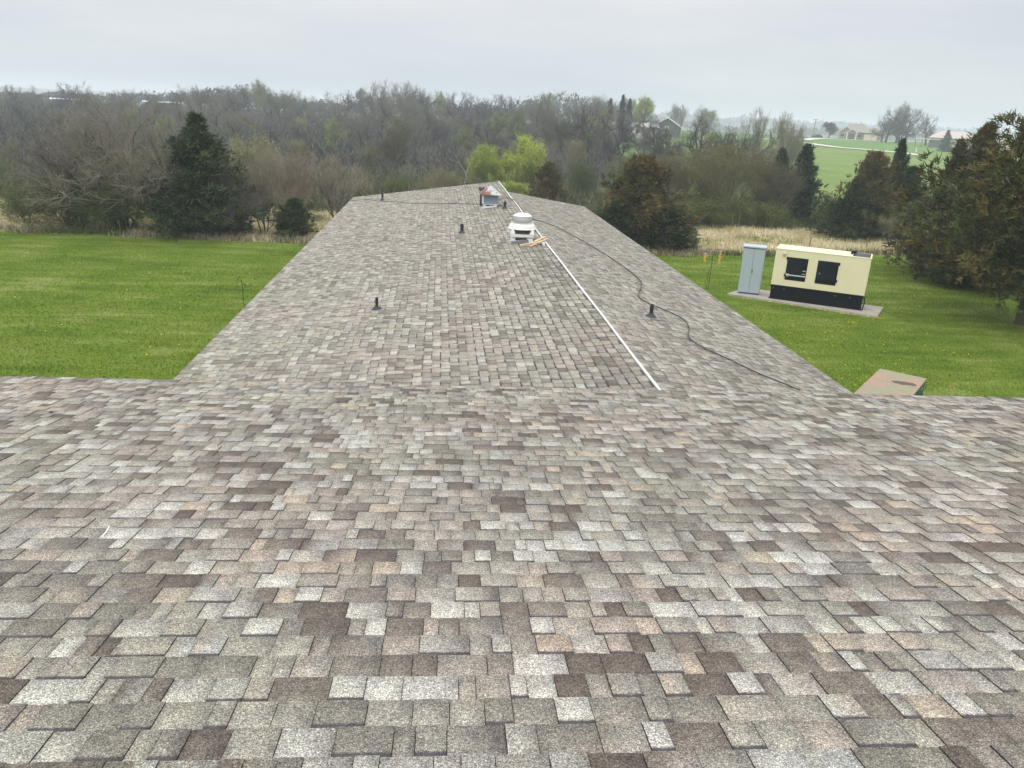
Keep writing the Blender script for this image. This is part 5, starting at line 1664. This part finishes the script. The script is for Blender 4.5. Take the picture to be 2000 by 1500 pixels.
def win(t, x0, x1, z0, z1, yy=-0.02):
    f = MB()
    f.box(x0 - .12, x1 + .12, yy - .06, yy - .01, z0 - .12, z0); f.box(x0 - .12, x1 + .12, yy - .06, yy - .01, z1, z1 + .12)
    f.box(x0 - .12, x0, yy - .06, yy - .01, z0, z1); f.box(x1, x1 + .12, yy - .06, yy - .01, z0, z1)
    fo = f.build('window', MAT['trim_white'], t)
    MB().box(x0, x1, yy - .03, yy - .005, z0, z1).build('pane', MAT['glass'], fo)


t = gable_house('green_house', 70.6, 250, 8.6, 10, 3.0, 5.6, MAT['house_green'], MAT['roof_dark'], 'grey green gabled house with white roof trim at the right end of the wood')
win(t, -0.45, 0.45, 1.3, 3.0)
t = gable_house('green_house', 66.2, 251, 5.0, 7, 2.2, 3.6, MAT['house_green'], MAT['roof_dark'], 'lower grey green garage gable left of the green gabled house')
t = gable_house('white_building', 55.8, 232, 13.0, 7, 3.2, 4.2, MAT['pale_wall'], MAT['feeder_pale'], 'long pale building half hidden behind the dark bare oaks', front_gable=False)
for k in range(4): win(t, -5.0 + k * 2.8, -4.1 + k * 2.8, 1.2, 2.4)
t = gable_house('white_building', -113.6, 262, 9.5, 6, 2.0, 2.3, MAT['post'], MAT['lead_white'], 'white roofed low building glimpsed through the far left trees', front_gable=False)
t = gable_house('white_building', -86.0, 262, 10.5, 6, 2.5, 2.8, MAT['post'], MAT['lead_white'], 'second white roofed low building glimpsed in the wood above the wide bare tree', front_gable=False)

# tan house with hip roof and two front gables
hs = empty('tan_house', (176.6, 332, 2.56), face_cam(176.6, 332))
tag(hs, 'tan house with a hipped taupe roof, front gables and cream garage door on the hilltop', 'house')
m_ = MB().box(-6.8, 2.6, 0, 11, 0, 3.0); m_.build('wall', MAT['stone_tan'], hs)
m_ = MB().box(2.6, 10.4, -1.6, 8, 0, 2.9); m_.build('wall', MAT['stone_tan'], hs)
MB().add([(-7.5, -.7, 2.95), (6.0, -.7, 2.95), (6.0, 11.7, 2.95), (-7.5, 11.7, 2.95), (-3.0, 5.5, 6.4), (2.2, 5.5, 6.4)],
         [(0, 1, 5, 4), (1, 2, 5), (2, 3, 4, 5), (3, 0, 4), (3, 2, 1, 0)]).build('roof', MAT['roof_taupe'], hs)
MB().add([(2.1, -2.2, 2.85), (11.0, -2.2, 2.85), (11.0, 8.6, 2.85), (2.1, 8.6, 2.85), (5.0, 3.2, 4.9), (8.2, 3.2, 4.9)],
         [(0, 1, 5, 4), (1, 2, 5), (2, 3, 4, 5), (3, 0, 4), (3, 2, 1, 0)]).build('roof', MAT['roof_taupe'], hs)


def front_gable(xc, w_, y0, zb, zt, mat=MAT['stone_tan'], col=False):
    MB().add([(xc - w_ / 2, y0, 0), (xc + w_ / 2, y0, 0), (xc + w_ / 2, y0, zb), (xc, y0, zt), (xc - w_ / 2, y0, zb), (xc - w_ / 2, 0.3, 0), (xc + w_ / 2, 0.3, 0), (xc + w_ / 2, 3.0, zb), (xc, 4.0, zt), (xc - w_ / 2, 3.0, zb)],
             [(0, 1, 2, 3, 4), (1, 6, 7, 2), (5, 0, 4, 9)]).build('gable', mat, hs)
    for s in (-1, 1):
        e = 0.45
        k = (zt - zb) / (w_ / 2)
        MB().add([(xc, y0 - .4, zt + .05), (xc + s * (w_ / 2 + e), y0 - .4, zb - e * k + .05), (xc + s * (w_ / 2 + e), 4.5, zb - e * k + .05), (xc, 4.5, zt + .05),
                  (xc, y0 - .4, zt + .22), (xc + s * (w_ / 2 + e), y0 - .4, zb - e * k + .22), (xc + s * (w_ / 2 + e), 4.5, zb - e * k + .22), (xc, 4.5, zt + .22)],
                 [(0, 1, 2, 3), (4, 7, 6, 5), (0, 3, 7, 4), (1, 5, 6, 2), (2, 6, 7, 3)]).build('gable_roof', MAT['roof_taupe'], hs)
        MB().add([(xc, y0 - .44, zt), (xc + s * (w_ / 2 + e), y0 - .44, zb - e * k), (xc + s * (w_ / 2 + e), y0 - .44, zb - e * k + .28), (xc, y0 - .44, zt + .28),
                  (xc, y0 - .41, zt), (xc + s * (w_ / 2 + e), y0 - .41, zb - e * k), (xc + s * (w_ / 2 + e), y0 - .41, zb - e * k + .28), (xc, y0 - .41, zt + .28)],
                 [(0, 1, 2, 3), (7, 6, 5, 4), (3, 2, 6, 7), (0, 4, 5, 1)]).build('gable_trim', MAT['trim_white'], hs)


front_gable(-4.0, 5.4, -0.8, 2.9, 5.0)
front_gable(-1.7, 4.4, -2.0, 2.6, 4.1)
MB().box(-2.9, -0.5, -2.08, -1.98, 0, 2.3).build('porch_opening', MAT['glass'], hs)
for xx in (-3.5, 0.1):
    MB().box(xx - .2, xx + .2, -2.3, -2.0, 0, 2.6).build('column', MAT['trim_white'], hs)
win(hs, -6.2, -4.6, 0.8, 2.2, -0.80)
win(hs, 0.9, 2.1, 0.9, 2.1, -0.01)
dg = MB().box(3.2, 8.2, -1.72, -1.6, 0.05, 2.3).build('garage_door', MAT['cream'], hs)
for k in range(3):
    MB().box(3.25, 8.15, -1.735, -1.72, 0.55 + k * 0.56, 0.59 + k * 0.56).build('panel_seam', MAT['drip'], dg)
MB().lathe([(0.4, 0), (0.4, 1.2)], n=6).build('chimney', MAT['stone_tan'], hs, loc=(0.4, 7.5, 4.8))

# long shed with pinkish roof, open lean-to, right wing
sh = empty('long_shed', (181.0, 268, 1.95), face_cam(181, 268) - 0.12)
tag(sh, 'long shed with a pale pinkish metal roof behind the right cedars', 'shed')
MB().box(-9.5, 11.0, 0, 9, 0, 3.4).build('wall', MAT['shed_wall'], sh)
MB().add([(-10.2, -.8, 3.35), (11.6, -.8, 3.35), (11.6, 9.8, 3.35), (-10.2, 9.8, 3.35), (-7.2, 4.5, 5.7), (8.8, 4.5, 5.7)],
         [(0, 1, 5, 4), (1, 2, 5), (2, 3, 4, 5), (3, 0, 4), (3, 2, 1, 0)]).build('roof', MAT['roof_pink'], sh)
MB().box(-9.8, 11.2, -.84, -.8, 3.15, 3.36).build('fascia', MAT['post'], sh)
MB().box(-14.0, -4.0, -3.0, -0.9, 2.6, 2.85).build('lean_to_roof', MAT['feeder_pale'], sh)
for xx in (-13.7, -11.5):
    MB().box(xx - .12, xx + .12, -2.9, -2.6, -0.1, 2.6).build('lean_to_post', MAT['post'], sh)
MB().box(-9.4, -4.2, -2.6, -0.02, 0, 2.55).build('lean_to_wall', MAT['house_green'], sh)
MB().box(11.0, 17.6, -3, 8, 0, 3.0).build('wall', MAT['shed_wall'], sh)
MB().add([(10.6, -3.6, 2.9), (18.2, -3.6, 2.9), (18.2, 8.6, 2.9), (10.6, 8.6, 2.9), (14.4, -3.6, 5.3), (14.4, 8.6, 5.3)],
         [(0, 4, 5, 3), (1, 2, 5, 4), (3, 2, 1, 0)]).build('roof', MAT['roof_pink'], sh)
MB().add([(10.9, -3.58, 2.95), (17.9, -3.58, 2.95), (14.4, -3.58, 5.15), (10.9, -3.3, 2.95), (17.9, -3.3, 2.95), (14.4, -3.3, 5.15)], [(0, 1, 2), (5, 4, 3)]).build('gable', MAT['cream'], sh)
MB().box(12.6, 16.2, -3.06, -2.99, 0.05, 2.5).build('shed_door', MAT['cream'], sh)
for k in range(3): win(sh, -2.5 + k * 3.6, -1.3 + k * 3.6, 1.3, 2.3)

# poles, markers and a parked car by the drive
for (x, y, h, lab) in ((156.6, 330, 7.6, 'tall utility pole with a crossarm on the hilltop left of the maroon tree'), (153.9, 345, 5.2, 'shorter utility pole left of the tall one')):
    t = empty('utility_pole', (x, y, float(gz(x, y))), face_cam(x, y))
    tag(t, lab, 'utility pole', 'hilltop utility poles')
    MB().tube([(0, 0, 0), (0.15, 0, h)], 0.16, 8, 0.11).build('pole', MAT['post'], t)
    MB().box(-1.0, 1.2, -.06, .06, h - 0.55, h - 0.38).build('crossarm', MAT['post'], t)
tag(MB().tube([(0, 0, 0), (0, 0, 1.3)], 0.14, 8, 0.10).build('marker_post', MAT['trim_white'], None, loc=(142.1, 230, 1.21)), 'small white marker post on the hilltop lawn', 'marker post')


def car(x, y, rz, label):
    t = empty('parked_car', (x, y, float(gz(x, y)) + 0.1), rz)
    tag(t, label, 'car')
    m_ = MB()
    prof = [(-2.2, .35), (-2.2, .85), (-1.3, .95), (-0.8, 1.42), (0.7, 1.45), (1.5, 1.0), (2.2, .9), (2.25, .35)]
    vs = [(a, -.85, b) for a, b in prof] + [(a, .85, b) for a, b in prof]
    n = len(prof)
    m_.add(vs, [tuple(range(n))[::-1], tuple(range(n, 2 * n))] + [(k, (k + 1) % n, n + (k + 1) % n, n + k) for k in range(n)])
    m_.build('body', MAT['car_dark'], t, bevel=0.06)
    for sx in (-1.4, 1.4):
        for sy in (-.82, .82):
            MB().lathe([(0.32, -.1), (0.34, 0), (0.32, .1)], n=14).build('wheel', MAT['rod'], t, loc=(sx, sy, .33)).rotation_euler = (math.pi / 2, 0, 0)


car(154.6, 322, 0.3, 'dark car parked beside the small maroon tree')

# dead pale snag in the wood
m_ = MB()
r_ = random.Random(8)
m_.tube([(0, 0, 0), (0.2, 0, 1.8), (0.7, 0, 3.4)], 0.13, 6, 0.07)
m_.tube([(0.5, 0, 2.8), (1.3, 0, 4.2), (1.5, .2, 5.2)], 0.06, 5, 0.02)
m_.tube([(0.2, 0, 1.9), (-0.7, 0, 3.0), (-1.6, 0, 3.3)], 0.055, 5, 0.02)
m_.tube([(-0.7, 0, 3.0), (-1.0, 0, 3.9)], 0.03, 5, 0.012)
o_ = m_.build('dead_tree', paint('bleached_wood', (0.22, 0.21, 0.20), 0.9), None, loc=(2.6, 88, float(gz(0, 88)) + 0.2))
m2_ = None
tag(o_, 'pale bleached dead tree forking in the wood above the ridge end', 'dead tree')

# ------------------------------------------------------------------ haze
m, n, bs = newmat('valley_haze')
n.nodes.remove(bs)
pv = n.nodes.new('ShaderNodeVolumePrincipled')
pv.inputs['Color'].default_value = (0.82, 0.88, 0.95, 1)
pv.inputs['Density'].default_value = 0.00075
n.links.new(pv.outputs[0], n.nodes['Material Output'].inputs['Volume'])
hz = MB().box(-3400, 3400, -90, 5600, -9, 26).build('haze', m)
tag(hz, 'thin blue grey haze over the valley', kind='stuff')
